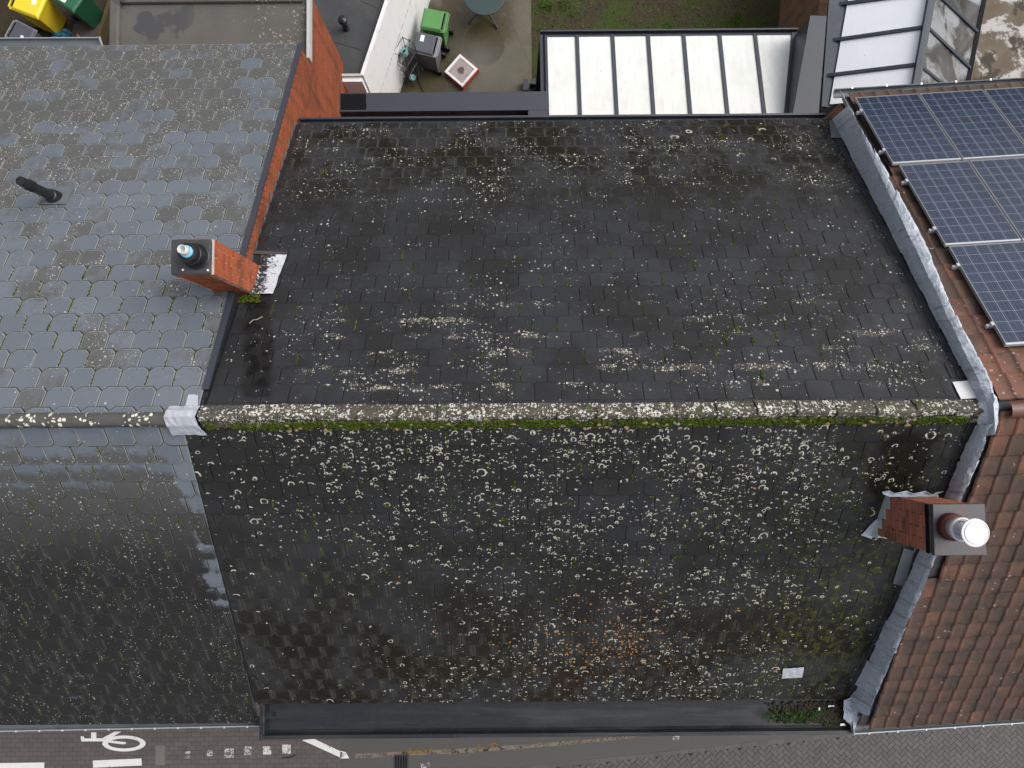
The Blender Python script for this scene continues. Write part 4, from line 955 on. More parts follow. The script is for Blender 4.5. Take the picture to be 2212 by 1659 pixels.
m = MB(); m.lathe((fx, fy, DZ + .28), [(.048, 0), (.048, .13), (.040, .13), (.038, .06)], 28); m.build("flue_end", MT["flue_white"], ch2, smooth=True)
for du, dv in ((395, 583), (449, 584)):
    p = at_z(du, dv, DZ + .05); m = MB(); m.lathe(p, [(.013, 0), (.012, .010), (0, .014)], 12); m.build("cap_screw", MT["sticker"], ch2, smooth=True)
m = MB(); m.box((DX1 - .012, DY0 + .26, DZ + .012), (.016, .24, .012)); m.build("mortar_bead", MT["off_white"], ch2)
# silver apron tarred to the slates beside that chimney
ap = [(552, 552), (623, 554), (590, 640), (552, 640)]
xa = DX1 + .004
g_ = []
for i in range(11):
    s0_ = SB.px(560, 556)[1] + (SB.px(560, 640)[1] - SB.px(560, 556)[1]) * i / 10
    xr = SB.px(623, 554)[0] + (SB.px(592, 638)[0] - SB.px(623, 554)[0]) * i / 10
    wtop = SB.pt(xa, s0_, .0) + Vector((0, 0, .10)); row = [wtop] if DY0 - .01 < wtop.y < DY1 + .01 else [SB.pt(xa - .05, s0_, .045)]
    for j in range(6): row.append(SB.pt(xa + .02 + (xr - xa - .02) * j / 5, s0_, .046))
    g_.append(row)
crumple(g_, MT["tar"], "apron_flashing", ch2, .005, 401, .003)
sheet(SB, [(546, 546), (622, 550), (622, 556), (546, 553)], .032, MT["plate"], "apron_edge", ch2, .012)
# ================================================================== the right house
rh = thing("row_house", "right row house with red clay pantiles and solar panels", "house", (7.5, 0.2, 0))
def RP(a): return lambda y, z: Vector(ORT) + EXR * a + Vector((HB[0] * y, HB[1] * y, z - ORT[2]))
def RPL(y, z): p = Vector(ORT) + Vector((HB[0] * y, HB[1] * y, z - ORT[2])); return p + EXR * ((5.30 - p.x) / EXR.x)     # the straight party line
body = MB(); prism_x(body, [(-4.75, 0), (-4.75, 9.5 - 4.75 * math.tan(R(34.3)) - .10), (0, 9.39), (4.95, 9.5 - 4.95 * math.tan(R(32.9)) - .10), (4.95, 0)], RPL, RP(8.0))
body.build("wall", MT["house_brick"], rh)
rb_e = RB.px(2000, 197)[1]; rf_e = RF.px(2000, 1560)[1]
rs_back = underlay(RB, [(0, .01), (8, .01), (8, rb_e - .03), (.0454 * rb_e, rb_e - .03)], MT["screed"], rh)
rs_front = underlay(RF, [(.02, .01), (-8, .01), (-8, rf_e - .03), (.02 + .0446 * rf_e, rf_e - .03)], MT["screed"], rh)
PW, PE = .2165, .292
def pantile():
    m = MB(); xs = [-.118, -.104, -.06, 0.0, .044, .058, .068, .080, .094, .104, .110]
    zs = [.003, .001, -.002, -.002, .001, .007, .014, .018, .014, .007, .001]
    rows = [(-.05, .0), (PE * .5, .0), (PE - .012, .0), (PE, -.004)]; V = []; n = len(xs)
    for y, dz in rows:
        for a, b in zip(xs, zs): V.append(Vector((a, y, b + .026 + dz)))
    for a, b in zip(xs, zs): V.append(Vector((a, PE, b + .002)))
    fs = []; us = []
    for i in range(4):
        for j in range(n - 1):
            f = (i * n + j, i * n + j + 1, (i + 1) * n + j + 1, (i + 1) * n + j); fs.append(f)
            us.append([((V[q_].x + .118) / .23, max(0, min(1, V[q_].y / PE))) for q_ in f])
    m.mesh_faces(V, fs, 0, us); return m
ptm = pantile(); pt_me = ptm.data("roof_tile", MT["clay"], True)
def lay_pantiles(slope, poly, parent, rng, s_end):
    res = []; xs = [p[0] for p in poly]; n = int(s_end / PE) + 1
    for i in range(n):
        sy = s_end - (i + 1) * PE
        for k in range(int(min(xs) / PW) - 1, int(max(xs) / PW) + 2):
            xc = k * PW + .03; c = slope.pt(xc, sy + PE / 2)
            if sy < -.12 or not in_view(c, 160) or not inside((xc, sy + PE / 2), poly): continue
            M3 = slope.R3 @ Matrix.Rotation(rng.gauss(0, .006), 3, 'Z') @ Matrix.Rotation(rng.gauss(0, .006), 3, 'Y') @ Matrix.Rotation(.075 + rng.gauss(0, .004), 3, 'X')
            M = Matrix.Translation(slope.pt(xc + rng.gauss(0, .0015), sy + rng.gauss(0, .002), .006)) @ M3.to_4x4()
            res.append(((c - CAMP).length, M, parent, rng.random()))
    return res
lo = lambda p: (p[0] - .07, p[1])
p1_, p2_ = RB.px(1809, 206), RB.px(2138, 870); q1, q2 = RF.px(2136, 915), RF.px(1872, 1560)
rc = lay_pantiles(RB, [(p1_[0] + .10, p1_[1] + .2), (8, rb_e + .2), (8, -.05), (p2_[0] + .10, -.05)], rs_back, random.Random(8), rb_e)
rc += lay_pantiles(RF, [(q1[0] - .06, -.05), (-8, -.05), (-8, rf_e + .2), (q2[0] + .0, rf_e + .2)], rs_front, random.Random(9), rf_e)
rc.sort(key=lambda c: c[0]); rest = {}
for i, (d, M, par, a) in enumerate(rc):
    if i < 300:
        o = bpy.data.objects.new("roof_tile", pt_me); COL.objects.link(o); o.parent = par; o.matrix_parent_inverse = origin(par).inverted(); o.matrix_basis = M
    else:
        mb = rest.setdefault(par.name, (MB(), par))[0]; mb.mesh_faces([M @ Vector(v) for v in ptm.v], ptm.f, a, ptm.uv)
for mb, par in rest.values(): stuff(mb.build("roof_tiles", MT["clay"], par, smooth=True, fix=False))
MT["ridge_red"] = mat_plain("red_brown_ridge_tile", (0.115, 0.042, 0.032), .42, .5, .15, 6, .1)
for i in range(7):
    a0 = .17 + i * .40; m = MB(); P = []; n = 12
    for a, up in ((a0, 0), (a0 + .35, .0), (a0 + .352, .012), (a0 + .41, .012)):
        for k in range(n + 1):
            t = math.pi * k / n; r = .098 + up
            P.append(Vector(ORT) + EXR * a + Vector((HB[0] * r * math.cos(t), HB[1] * r * math.cos(t), .015 + r * .85 * math.sin(t))))
    m.mesh_faces(P, [(j * (n + 1) + k, j * (n + 1) + k + 1, (j + 1) * (n + 1) + k + 1, (j + 1) * (n + 1) + k) for j in range(3) for k in range(n)])
    m.build("ridge_tile", MT["ridge_red"], rh, smooth=False)
zf = RF.pt(0, rf_e).z - .02; a_, b_ = at_z(1846, 1586, zf), at_z(2400, 1550, zf); od = Vector((-HB[0], -HB[1], 0))
half_round(a_ - od * .15, b_ - od * .15, od, .072, "front_gutter", rh, .44)
m = MB(); m.box(a_ - od * .08 + Vector((-.012, 0, -.03)), (.012, .18, .10), rz=RA); m.build("gutter_stop", MT["zinc_lip"], rh)
zk = RB.pt(0, rb_e).z; a_, b_ = at_z(1803, 193, zk), at_z(2400, 157, zk); od = Vector((HB[0], HB[1], 0))
half_round(a_ - od * .14, b_ - od * .14, od, .07, "back_gutter", rh, .5, "zinc", "zinc")
# solar panels, portrait, on rails
PN = (("solar_panel", "leftmost solar panel of the row nearest the back gutter"), ("solar_panel", "middle solar panel of the row nearest the back gutter"), ("solar_panel", "solar panel cut by the right edge in the back row"),
      ("solar_panel", "leftmost solar panel of the middle row"), ("solar_panel", "second solar panel of the middle row, cut by the right edge"), ("solar_panel", "lone lower solar panel, nearest the red ridge"))
o1 = RB.px(1847, 210)
d1 = RB.px(1938, 349); PH = 1.63; PWd = .985
RBp = Slope(RB.O + RB.n * .125, HB, R(32.9))
rowpx = [(1847, 210), (1942, 356), (2049, 531)]
pi_ = 0
for rrow, (n_, top) in enumerate(((3, rowpx[0]), (2, rowpx[1]), (1, rowpx[2]))):
    x0, sA = RBp.px(*top)
    for c in range(n_):
        xa = x0 + c * (PWd + .026); s1 = sA - .012; s0 = s1 - PH; hh = .125
        nm, lb = PN[pi_]; pi_ += 1
        t = thing(nm, lb, "solar panel", RB.pt(xa + PWd / 2, (s0 + s1) / 2, .05), "solar panels on the red roof")
        f = .010; f2 = .028
        m = MB(); cs = [(xa + f, s0 + f2), (xa + PWd - f, s0 + f2), (xa + PWd - f, s1 - f), (xa + f, s1 - f)]
        P = [RB.pt(a, b, hh) for a, b in cs]; m.face(P, [(0, 0), (1, 0), (1, 1), (0, 1)]); m.face([RB.pt(a, b, hh - .01) for a, b in cs][::-1]); m.build("cell_sheet", MT["solar"], t, fix=False)
        for (a0, b0, a1, b1) in ((xa, s0, xa + PWd, s0 + f2), (xa, s1 - f, xa + PWd, s1), (xa, s0 + f2, xa + f, s1 - f), (xa + PWd - f, s0 + f2, xa + PWd, s1 - f)):
            m = MB(); thin = .006
            m.slab([RB.pt(a0, b0, hh - .035), RB.pt(a1, b0, hh - .035), RB.pt(a1, b1, hh - .035), RB.pt(a0, b1, hh - .035)], RB.n * .040); m.build("frame_bar", MT["silver"] if b0 == s0 else MT["frame_grey"], t)
        if c == 0:
            for q_ in (.2, .8):
                sc_ = s0 + PH * q_
                m = MB(); M3 = RB.R3; m.box(RB.pt(xa - .035, sc_, .075), (.07, .035, .045), M=M3); m.build("rail_end", MT["silver"], t)
                m = MB(); m.box(RB.pt(xa - .016, sc_, .105), (.030, .05, .05), M=M3); m.build("clamp", MT["silver"], t)
        for q_ in (.2, .8):
            sc_ = s0 + PH * q_
            m = MB(); m.box(RB.pt(xa + PWd / 2, sc_, .072), (PWd + .02, .035, .038), M=RB.R3); m.build("rail", MT["silver"], t)
# ================================================================== behind the houses
YB = (6.0, 11.5)
def flat(name, pix, z, mat, th=.03, parent=None):
    m = MB(); pts = [at_z(u, v, z) for u, v in pix]; m.slab([p - Vector((0, 0, th)) for p in pts], (0, 0, th)); return m.build(name, mat, parent)
m = MB(); m.slab([(-3.6, 4.6, -.05), (0.56, 4.6, -.05), (0.56, 12, -.05), (-3.6, 12, -.05)], (0, 0, .055)); struct(m.build("yard_paving", MT["yard"]))
m = MB(); m.slab([(0.56, 4.6, -.05), (7.2, 4.6, -.05), (7.2, 12, -.05), (0.56, 12, -.05)], (0, 0, .035)); struct(m.build("lawn", MT["lawn"]))
m = MB(); m.slab([(-14, 6.2, -.05), (-4.2, 6.2, -.05), (-4.2, 12, -.05), (-14, 12, -.05)], (0, 0, .04)); struct(m.build("courtyard_soil", MT["soil"]))
# flat-roofed extension with its anthracite parapet
ext = thing("rear_extension", "flat extension with wide anthracite parapet behind the middle house", "extension", (-1.2, 5.6, 0))
zp = 3.05; pa, pb, pc_, pd = at_z(731, 201, zp), at_z(1181, 197, zp), at_z(1181, 238, zp), at_z(731, 241, zp)
ypt, ypb = (pa.y + pb.y) / 2, (pc_.y + pd.y) / 2
m = MB(); m.box(((pa.x + pb.x) / 2, (ypt + ypb) / 2, zp - .02), (pb.x - pa.x, ypt - ypb, .04)); m.build("parapet_coping", MT["anth"], ext, bevel=.004)
m = MB(); m.box(((pa.x + pb.x) / 2, (ypt + ypb) / 2, (zp - .04) / 2), (pb.x - pa.x - .04, ypt - ypb - .04, zp - .04)); m.build("wall", MT["house_brick"], ext)
m = MB(); m.box(((pa.x + pb.x) / 2, (4.78 + ypb) / 2 + .01, 2.62), (pb.x - pa.x - .02, ypb - 4.78 - .03, .10)); m.build("flat_roof", MT["screed"], ext)
m = MB(); m.box(((pa.x + pb.x) / 2, ypb + .012, 2.85), (pb.x - pa.x - .03, .014, .34)); m.build("upstand", MT["membrane"], ext)
m = MB(); m.box((pa.x - .03, (ypt + 4.8) / 2, zp - .06), (.045, ypt - 4.8, .16)); m.build("edge_flashing", MT["anth_dark"], ext)
x1 = at_z(1141, 245, zp).x
m = MB(); m.box(((x1 + pb.x) / 2, (ypb + 5.2) / 2, zp - .02), (pb.x - x1, ypb - 5.2 - .004, .036)); m.build("return_coping", MT["anth"], ext)
w0, w1 = at_z(736, 202, zp), at_z(791, 239, zp); m = MB(); pts = [(w0.x, w0.y - .01), (w1.x - .02, w0.y - .01), (w1.x, w0.y - .05), (w1.x - .005, (w0.y + w1.y) / 2), (w1.x + .01, w1.y + .09), (w1.x - .01, w1.y + .02), (w0.x, w1.y + .02)]
m.slab([(a, b, zp + .0005) for a, b in pts], (0, 0, .004)); m.build("reflection_patch", MT["anth_dark"], ext)["label"] = "wall reflection painted black on the left end of the coping"  # the wall mirrored in the coping, painted as flat black
m = MB()
rg = random.Random(3)
for i in range(60): m.blob((rg.uniform(pa.x + .2, pb.x - .5), rg.uniform(5.2, ypb - .05), 2.672), rg.uniform(.02, .07), rg.uniform(.02, .05), rg.uniform(.01, .03), a=rg.random(), rng=rg)
stuff(m.build("roof_debris", MT["litter"], ext))
# conservatory with opal roof panels
cv = thing("conservatory", "anthracite conservatory with seven white opal roof panels", "conservatory", (3.3, 6.6, 0))
zt, zb_ = 3.02, 2.52
c00, c01 = at_z(1176, 78, zb_), at_z(1722, 72, zb_)
y_hi, y_lo = 5.2, (c00.y + c01.y) / 2
def cvz(y): return zb_ + (zt - zb_) * (y_lo - y) / (y_lo - 5.9)
bars_t = [1181, 1249, 1327, 1405, 1483, 1562, 1640, 1714]
def cvp(u, v):
    p0 = Vector((0, y_lo, zb_)); n = Vector((0, (zt - zb_) / (y_lo - 5.9), 1)).normalized(); return at_plane(u, v, p0, n)
bx = [(cvp(u, 80).x + cvp(u + (1 if u < 1700 else -22) , 254).x) / 2 for u in bars_t[:-1]]
nrm = Vector((0, (zt - zb_) / (y_lo - 5.9), 1)).normalized()
def roofpt(x, y, h=0.0): return Vector((x, y, cvz(y))) + nrm * h
xr_t, xr_b = cvp(1712, 80).x, cvp(1690, 254).x
def xr_at(y): return xr_b + (xr_t - xr_b) * (y - 5.9) / (y_lo - 5.9)
for i in range(7):
    a = bx[i] + .028; m = MB()
    if i < 6: b = bx[i + 1] - .028; q4 = [(a, y_lo - .05), (b, y_lo - .05), (b, y_hi), (a, y_hi)]
    else: q4 = [(a, y_lo - .05), (xr_at(y_lo) - .02, y_lo - .05), (xr_at(y_hi) - .02, y_hi), (a, y_hi)]
    m.slab([roofpt(x, y, 0) for x, y in q4], nrm * .016); m.build("roof_panel", MT["opal"], cv)
for x in bx[1:]:
    m = MB(); m.slab([roofpt(x - .040, y_lo - .02, -.01), roofpt(x + .040, y_lo - .02, -.01), roofpt(x + .040, y_hi, -.01), roofpt(x - .040, y_hi, -.01)], nrm * .055); m.build("glazing_bar", MT["anth"], cv, bevel=.004)
m = MB(); m.slab([roofpt(bx[0] - .14, y_lo, -.04), roofpt(bx[0] + .026, y_lo, -.04), roofpt(bx[0] + .026, y_hi, -.04), roofpt(bx[0] - .14, y_hi, -.04)], nrm * .075)
m.build("side_bar", MT["anth"], cv, bevel=.01)
m = MB(); m.slab([roofpt(bx[0] - .06, y_lo + .01, .036), roofpt(bx[0] - .03, y_lo + .01, .036), roofpt(bx[0] - .03, y_hi, .036), roofpt(bx[0] - .06, y_hi, .036)], nrm * .02); m.build("side_rib", MT["anth_dark"], cv)
m = MB(); m.slab([roofpt(xr_at(y_lo) - .022, y_lo, -.03), roofpt(xr_at(y_lo) + .05, y_lo, -.03), roofpt(xr_at(y_hi) + .05, y_hi, -.03), roofpt(xr_at(y_hi) - .022, y_hi, -.03)], nrm * .075); m.build("side_bar", MT["anth"], cv, bevel=.006)
gA, gB = at_z(1167, 66, zb_ + .02), at_z(1724, 62, zb_ + .02)
channel((gA.x, y_lo, zb_ + .01), (gB.x, y_lo, zb_ + .01), (0, 1, 0), [(-.02, .0), (0, -.07), (gA.y - y_lo - .03, -.07), (gA.y - y_lo - .03, .03), (gA.y - y_lo, .03), (gA.y - y_lo, -.12), (-.03, -.14)], MT["anth"], "gutter", cv)
m = MB(); m.slab([roofpt(bx[0] - .10, y_lo - .052, .0), roofpt(xr_t + .03, y_lo - .052, .0), roofpt(xr_t + .03, y_lo, .0), roofpt(bx[0] - .10, y_lo, .0)], nrm * .012); m.build("eaves_strip", MT["anth"], cv)
for xx in (bx[0] - .10, (bx[0] + bx[4]) / 2, bx[4], xr_t):
    m = MB(); m.box((xx, y_lo - .06, zb_ / 2 - .08), (.09, .09, zb_ - .16)); m.build("post", MT["anth"], cv)
for a, b in ((bx[0] - .05, (bx[0] + bx[4]) / 2 - .05), ((bx[0] + bx[4]) / 2 + .05, bx[4] - .05), (bx[4] + .05, xr_t - .05)):
    m = MB(); m.box(((a + b) / 2, y_lo - .06, zb_ / 2 - .1), (b - a, .02, zb_ - .3)); m.build("glass_wall", MT["tinted"], cv)
# thick boundary wall clad in anthracite between the two conservatories
bw = thing("boundary_wall", "anthracite-capped boundary wall between the two conservatories", "wall", (5.9, 6.8, 0))
zw = 3.38; B = [at_z(1711, 254, zw), at_z(1768, 254, zw), at_z(1786, 34, zw), at_z(1750, 33, zw)]
B[0] = B[0] + (B[0] - B[3]) * .25; B[1] = B[1] + (B[1] - B[2]) * .25
m = MB(); m.slab([p - Vector((0, 0, .05)) for p in B], (0, 0, .05)); m.build("coping", MT["anth"], bw, bevel=.006)
m = MB(); c = sum(B, Vector()) / 4; Q = [c + (p - c) * .985 for p in B]; m.slab([Vector((p.x, p.y, 0)) for p in Q], (0, 0, zw - .05)); m.build("wall", MT["anth"], bw)
# brick garden wall
gw = [at_z(1681, 62, 0), at_z(1692, -60, 0)]
d = (gw[1] - gw[0]).normalized(); gw[0] = gw[0] - d * 1.2; gw[1] = gw[1] + d * .6
m = MB(); sx = Vector((d.y, -d.x, 0)); m.slab([gw[0], gw[1], gw[1] + sx * .24, gw[0] + sx * .24], (0, 0, 2.55)); tag(m.build("garden_wall", MT["garden_brick"]), "weathered orange brick garden wall beside the lawn", "wall")
# black flat roof behind the white wall
zfr = 2.72
W = [at_z(780, 162, 2.86), at_z(834, 0, 2.86)]; wd = (W[1] - W[0]).normalized(); wn = Vector((wd.y, -wd.x, 0))
Wf = W[1] + wd * 2.6
fr_ = thing("neighbour_extension", "low neighbour extension with black felt flat roof and vent", "extension", (-4.2, 8.6, 0))
m = MB(); base = [Vector((XL - 3.2, 7.47, 0)), Vector((XL, 7.47, 0)), Vector((XL, W[0].y + .02, 0)), Vector((W[0].x - .01, W[0].y + .02, 0)), Vector((Wf.x - .01, Wf.y, 0)), Vector((XL - 3.2, Wf.y, 0))]
m.slab(base, (0, 0, zfr - .05)); m.build("wall", MT["house_brick"], fr_)
m = MB(); m.slab([p + Vector((0, 0, zfr - .049)) for p in base], (0, 0, .049)); m.build("flat_roof", MT["dark_felt"], fr_)
rg = random.Random(8)
for (u0, v0, u1, v1) in ((702, 83, 781, 106), (780, 0, 815, 16)):
    a, b = at_z(u0, v0, zfr), at_z(u1, v1, zfr); m = MB(); m.slab([a + Vector((0, -.02, .002)), b + Vector((0, -.02, .002)), b + Vector((0, .02, .002)), a + Vector((0, .02, .002))], (0, 0, .007)); m.build("felt_seam", MT["dark_felt"], fr_)
e0, e1 = at_z(742, 163, zfr + .1), at_z(781, 163, zfr + .1)
m = MB(); m.box(((XL + W[0].x) / 2 + .01, W[0].y + .005, zfr + .07), (W[0].x - XL + .02, .05, .15)); m.build("edge_trim", MT["off_white"], fr_)
v0 = at_z(748, 62, zfr); m = MB(); m.lathe((v0.x, v0.y, zfr), [(.075, 0), (.065, .03), (.055, .04), (.055, .30)], 20); vp2 = m.build("roof_vent", MT["black"], fr_, smooth=False)
m = MB(); m.lathe((v0.x, v0.y, zfr + .30), [(.095, 0), (.098, .03), (.085, .06), (.04, .09), (0, .10)], 20); m.build("vent_hood", MT["black"], vp2, smooth=False)
# white rendered wall
ww = thing("white_wall", "white rendered yard wall with a long dark crack", "wall", ((W[0] + W[1]) / 2).to_3d().xyz * 1.0)
ww.location.z = 0
m = MB(); a, b = Vector((W[0].x, W[0].y, 0)), Vector((Wf.x, Wf.y, 0)); m.slab([a - wn * .02, a + wn * .05, b + wn * .05, b - wn * .02], (0, 0, 2.86)); m.build("wall_face", MT["white_wall"], ww)
m = MB(); m.box(((XL + W[0].x) / 2 + .005, W[0].y - .06, 1.40), (W[0].x - XL + .01, .10, 2.80)); m.build("end_face", MT["white_wall"], ww)
m = MB(); m.slab([a - wn * .02 + Vector((0, 0, 2.861)), a + wn * .06 + Vector((0, 0, 2.861)), b + wn * .06 + Vector((0, 0, 2.861)), b - wn * .02 + Vector((0, 0, 2.861))], (0, 0, .015)); m.build("top_bead", MT["white_trim"], ww)

# ------------------------------------------------------------------ wheelie bins
def wheelie(label, lid_px, rz, cb, cl, crim, sticker=None, w=.48, d=.55, h=.93, marks=None):
    c = at_z(lid_px[0], lid_px[1], h); t = thing("wheelie_bin", label, "bin", (c.x, c.y, 0.005)); M = Matrix.Rotation(rz, 3, 'Z'); B0 = Vector((c.x, c.y, 0.005))
    def L(x, y, z): return B0 + M @ Vector((x, y, z))
    m = MB(); V = []                                          # body tapers to the foot; hinge and wheels on +x
    for z, sx, sy in ((.04, .74, .78), (.10, .76, .80), (h - .10, .97, .97), (h - .06, 1.0, 1.0)):
        for x, y in ((-d / 2, -w / 2), (d / 2, -w / 2), (d / 2, w / 2), (-d / 2, w / 2)): V.append(L(x * sx + (d * .06 if z < .2 else 0), y * sy, z))
    m.mesh_faces(V, [(3, 2, 1, 0)] + [(k * 4 + j, k * 4 + (j + 1) % 4, k * 4 + 4 + (j + 1) % 4, k * 4 + 4 + j) for k in range(3) for j in range(4)] + [(12, 13, 14, 15)]); m.build("body", cb, t, bevel=.018)
    m = MB(); m.box(L(0, 0, h - .045), (d + .04, w + .04, .035), M=M); m.build("rim", crim, t, bevel=.012)
    m = MB(); V = []
    for z, s in ((h - .026, 1.02), (h - .005, 1.0), (h + .018, .90), (h + .022, .86)):
        for x, y in ((-d / 2 - .01, -w / 2), (d / 2 - .05, -w / 2), (d / 2 - .05, w / 2), (-d / 2 - .01, w / 2)): V.append(L(x * s - .005, y * s, z))
    m.mesh_faces(V, [(3, 2, 1, 0)] + [(k * 4 + j, k * 4 + (j + 1) % 4, k * 4 + 4 + (j + 1) % 4, k * 4 + 4 + j) for k in range(3) for j in range(4)] + [(12, 13, 14, 15)]); ld = m.build("lid", cl, t, bevel=.010)
    m = MB(); m.tube(L(d / 2 + .045, -w / 2 + .02, h - .03), L(d / 2 + .045, w / 2 - .02, h - .03), .014, n=10)
    for y in (-w / 2 + .03, 0, w / 2 - .03): m.box(L(d / 2 + .015, y, h - .035), (.08, .03, .025), M=M)
    m.build("handle", crim, t, bevel=.004)
    m = MB(); m.box(L(d / 2 - .062, 0, h + .004), (.045, w - .08, .03), M=M); m.build("hinge_groove", MT["anth_dark"], t)
    for s in (-1, 1):
        m = MB(); a = L(d / 2 - .02, s * (w / 2 - .045), .10); b = L(d / 2 - .02, s * (w / 2 + .015), .10); m.tube(a, b, .10, n=24); whl = m.build("wheel", MT["rubber"], t, bevel=.008)
        m = MB(); m.tube(L(d / 2 - .02, s * (w / 2 + .014), .10), L(d / 2 - .02, s * (w / 2 + .020), .10), .05, n=16); m.build("hub", MT["black"], whl)
    if sticker:
        for (x, y, sx, sy, tw) in sticker:
            m = MB(); m.box(L(x, y, h + .0245), (sx, sy, .003), M=M @ Matrix.Rotation(tw, 3, 'Z')); m.build("sticker", MT["sticker"], ld)
    if marks:
        for poly in marks:
            m = MB(); m.slab([L(x, y, h + .023) for x, y in poly], (0, 0, .003)); m.build("painted_mark", MT["sticker"], ld)
    return t
wheelie("light green wheelie bin by the white wall", (938, 43), R(-12), MT["green"], MT["green"], MT["green"])
wheelie("grey wheelie bin with white sticker in front of the green bin", (921, 95), R(-14), MT["grey_bin"], MT["grey_lid"], MT["grey_rim"], [(-.12, .10, .09, .15, .03)])
wheelie("yellow wheelie bin standing at the corner of the left courtyard", (60, 3), R(158), MT["yellow"], MT["yellow"], MT["yellow"], [(-.16, -.05, .11, .17, .25)], .58, .72, 1.05)
wheelie("dark green wheelie bin with white sticker beside the yellow bin", (146, -14), R(145), MT["dgreen"], MT["dgreen"], MT["dgreen"], [(.02, .19, .24, .09, .06)], .58, .72, 1.05)
wheelie("dark grey wheelie bin with white painted marks near the gutter", (44, 73), R(152), MT["grey_bin"], MT["grey_lid"], MT["grey_rim"], None, .48, .55, .93,
        [[(-.13, .02), (-.05, .02), (-.07, .10), (-.10, .07), (-.13, .11)], [(-.13, .13), (-.06, .12), (-.05, .17), (-.08, .20), (-.13, .18)]])
# odds and ends in the left courtyard
p = at_z(130, 79, .1); m = MB(); rg = random.Random(2)
for i in range(7): m.blob(p + Vector((rg.uniform(-.13, .16), rg.uniform(-.1, .1), 0)), .12, .10, .17, a=rg.random(), rng=rg)
tag(m.build("rubbish_bag", MT["teal"], smooth=False), "crumpled teal plastic bag beside the yellow bin", "bag")
m = MB(); q4 = [at_z(168, 33, .04), at_z(218, 48, .04), at_z(205, 98, .04), at_z(147, 92, .04)]; m.slab([p - Vector((0, 0, .04)) for p in q4], (0, 0, .05)); tag(m.build("paving_slab", MT["plate"], bevel=.01), "dark stained paving slab on the courtyard soil", "slab")
m = MB(); a, b = at_z(239, 0, .25), at_z(208, 92, .25); a, b = a + (a - b) * .3, b; sx = Vector((.05, .01, 0)); m.slab([Vector((a.x, a.y, 0)) - sx, Vector((b.x, b.y, 0)) - sx, Vector((b.x, b.y, 0)) + sx, Vector((a.x, a.y, 0)) + sx], (0, 0, .28)); tag(m.build("edging_board", MT["timber"]), "mossy timber edging board in the left courtyard", "board")
m = MB(); a, b = at_z(167, 75, .07), at_z(176, 92, .07); m.path([a, a.lerp(b, .5), b], .03, 8); tag(m.build("stick", MT["twig"]), "short pale stick lying on the dark slab", "stick")
# round table
tc = at_z(1046, -12, .73); t = thing("garden_table", "round dark green garden table with splayed legs", "table", (tc.x, tc.y, .005))
m = MB(); m.lathe((tc.x, tc.y, .70), [(.47, 0), (.505, .006), (.512, .02), (.508, .034), (.49, .038), (0, .036)], 56); m.build("tabletop", MT["table"], t, smooth=False)
m = MB(); m.lathe((tc.x, tc.y, .10), [(.04, 0), (.035, .1), (.03, .6)], 16); m.build("column", MT["table"], t)
for k_ in range(4):
    a = R(-62) + k_ * math.pi / 2 + .12; m = MB(); m.path([Vector((tc.x, tc.y, .25)), Vector((tc.x + .25 * math.cos(a), tc.y + .25 * math.sin(a), .12)), Vector((tc.x + .54 * math.cos(a), tc.y + .54 * math.sin(a), .03))], .026, 8); m.build("leg", MT["table"], t)
# square planter
pcn = at_z(996, 152, .17); ang = R(39); t = thing("square_planter", "square red planter box with white frame and stained slab", "planter", (pcn.x, pcn.y, .005))
M = Matrix.Rotation(ang + R(10), 3, 'Z'); sd = .585
m = MB(); m.box((pcn.x + .012, pcn.y + .010, .075), (sd + .035, sd + .035, .15), M=M); m.build("box", MT["red_brick"], t, bevel=.008)
for s in (-1, 1):
    m = MB(); m.box(Vector((pcn.x, pcn.y, .165)) + M @ Vector((s * (sd / 2 - .03), 0, 0)), (.06, sd, .035), M=M); m.build("frame_bar", MT["white_trim"], t, bevel=.004)
    m = MB(); m.box(Vector((pcn.x, pcn.y, .165)) + M @ Vector((0, s * (sd / 2 - .03), 0)), (sd - .122, .06, .034), M=M); m.build("frame_bar", MT["white_trim"], t, bevel=.004)
m = MB(); m.box((0, 0, 0), (sd - .12, sd - .12, .03)); o = m.build("slab", MT["planter"], None); o.parent = t; o.matrix_parent_inverse = Matrix.Identity(4); o.location = (0, 0, .150); o.rotation_euler = (0, 0, ang + R(10))
for x, y in ((.17, -.02), (-.02, -.19)):
    m = MB(); m.blob(Vector((pcn.x, pcn.y, .168)) + M @ Vector((x, y, 0)), .022, .014, .012); m.build("pebble", MT["iron"], t)
# wire shelf with watering can
sA, sB = at_z((800 + 712 / 3.456) / 1.1573, 318 / 3.456 / 1.1573, 1.38), at_z((800 + 634 / 3.456) / 1.1573, 452 / 3.456 / 1.1573, 1.38)
ax = (sB - sA); Ls = ax.length; ax.normalize(); bxv = Vector((-ax.y, ax.x, 0)); Ds = .30
rk = thing("wire_shelf", "black wire shelf rack leaning by the white wall", "shelf", (sA.x, sA.y, .005))
def S(a, b, z): return Vector((sA.x, sA.y, 0)) + ax * a + bxv * b + Vector((0, 0, z))
for a in (0, Ls):
    for b in (0, Ds): m = MB(); m.tube(S(a, b, 0), S(a, b, 1.38), .011, n=8); m.build("post", MT["black"], rk)
for z in (.16, .58, 1.0):
    m = MB()
    for b in (0, Ds): m.tube(S(0, b, z), S(Ls, b, z), .009, n=6)
    for a in (0, Ls): m.tube(S(a, 0, z), S(a, Ds, z), .009, n=6)
    for k_ in range(1, 12): m.tube(S(Ls * k_ / 12, 0, z), S(Ls * k_ / 12, Ds, z), .0035, n=5)
    for k_ in range(1, 8): m.tube(S(0, Ds * k_ / 8, z), S(Ls, Ds * k_ / 8, z), .0035, n=5)
    m.build("wire_tray", MT["black"], rk)
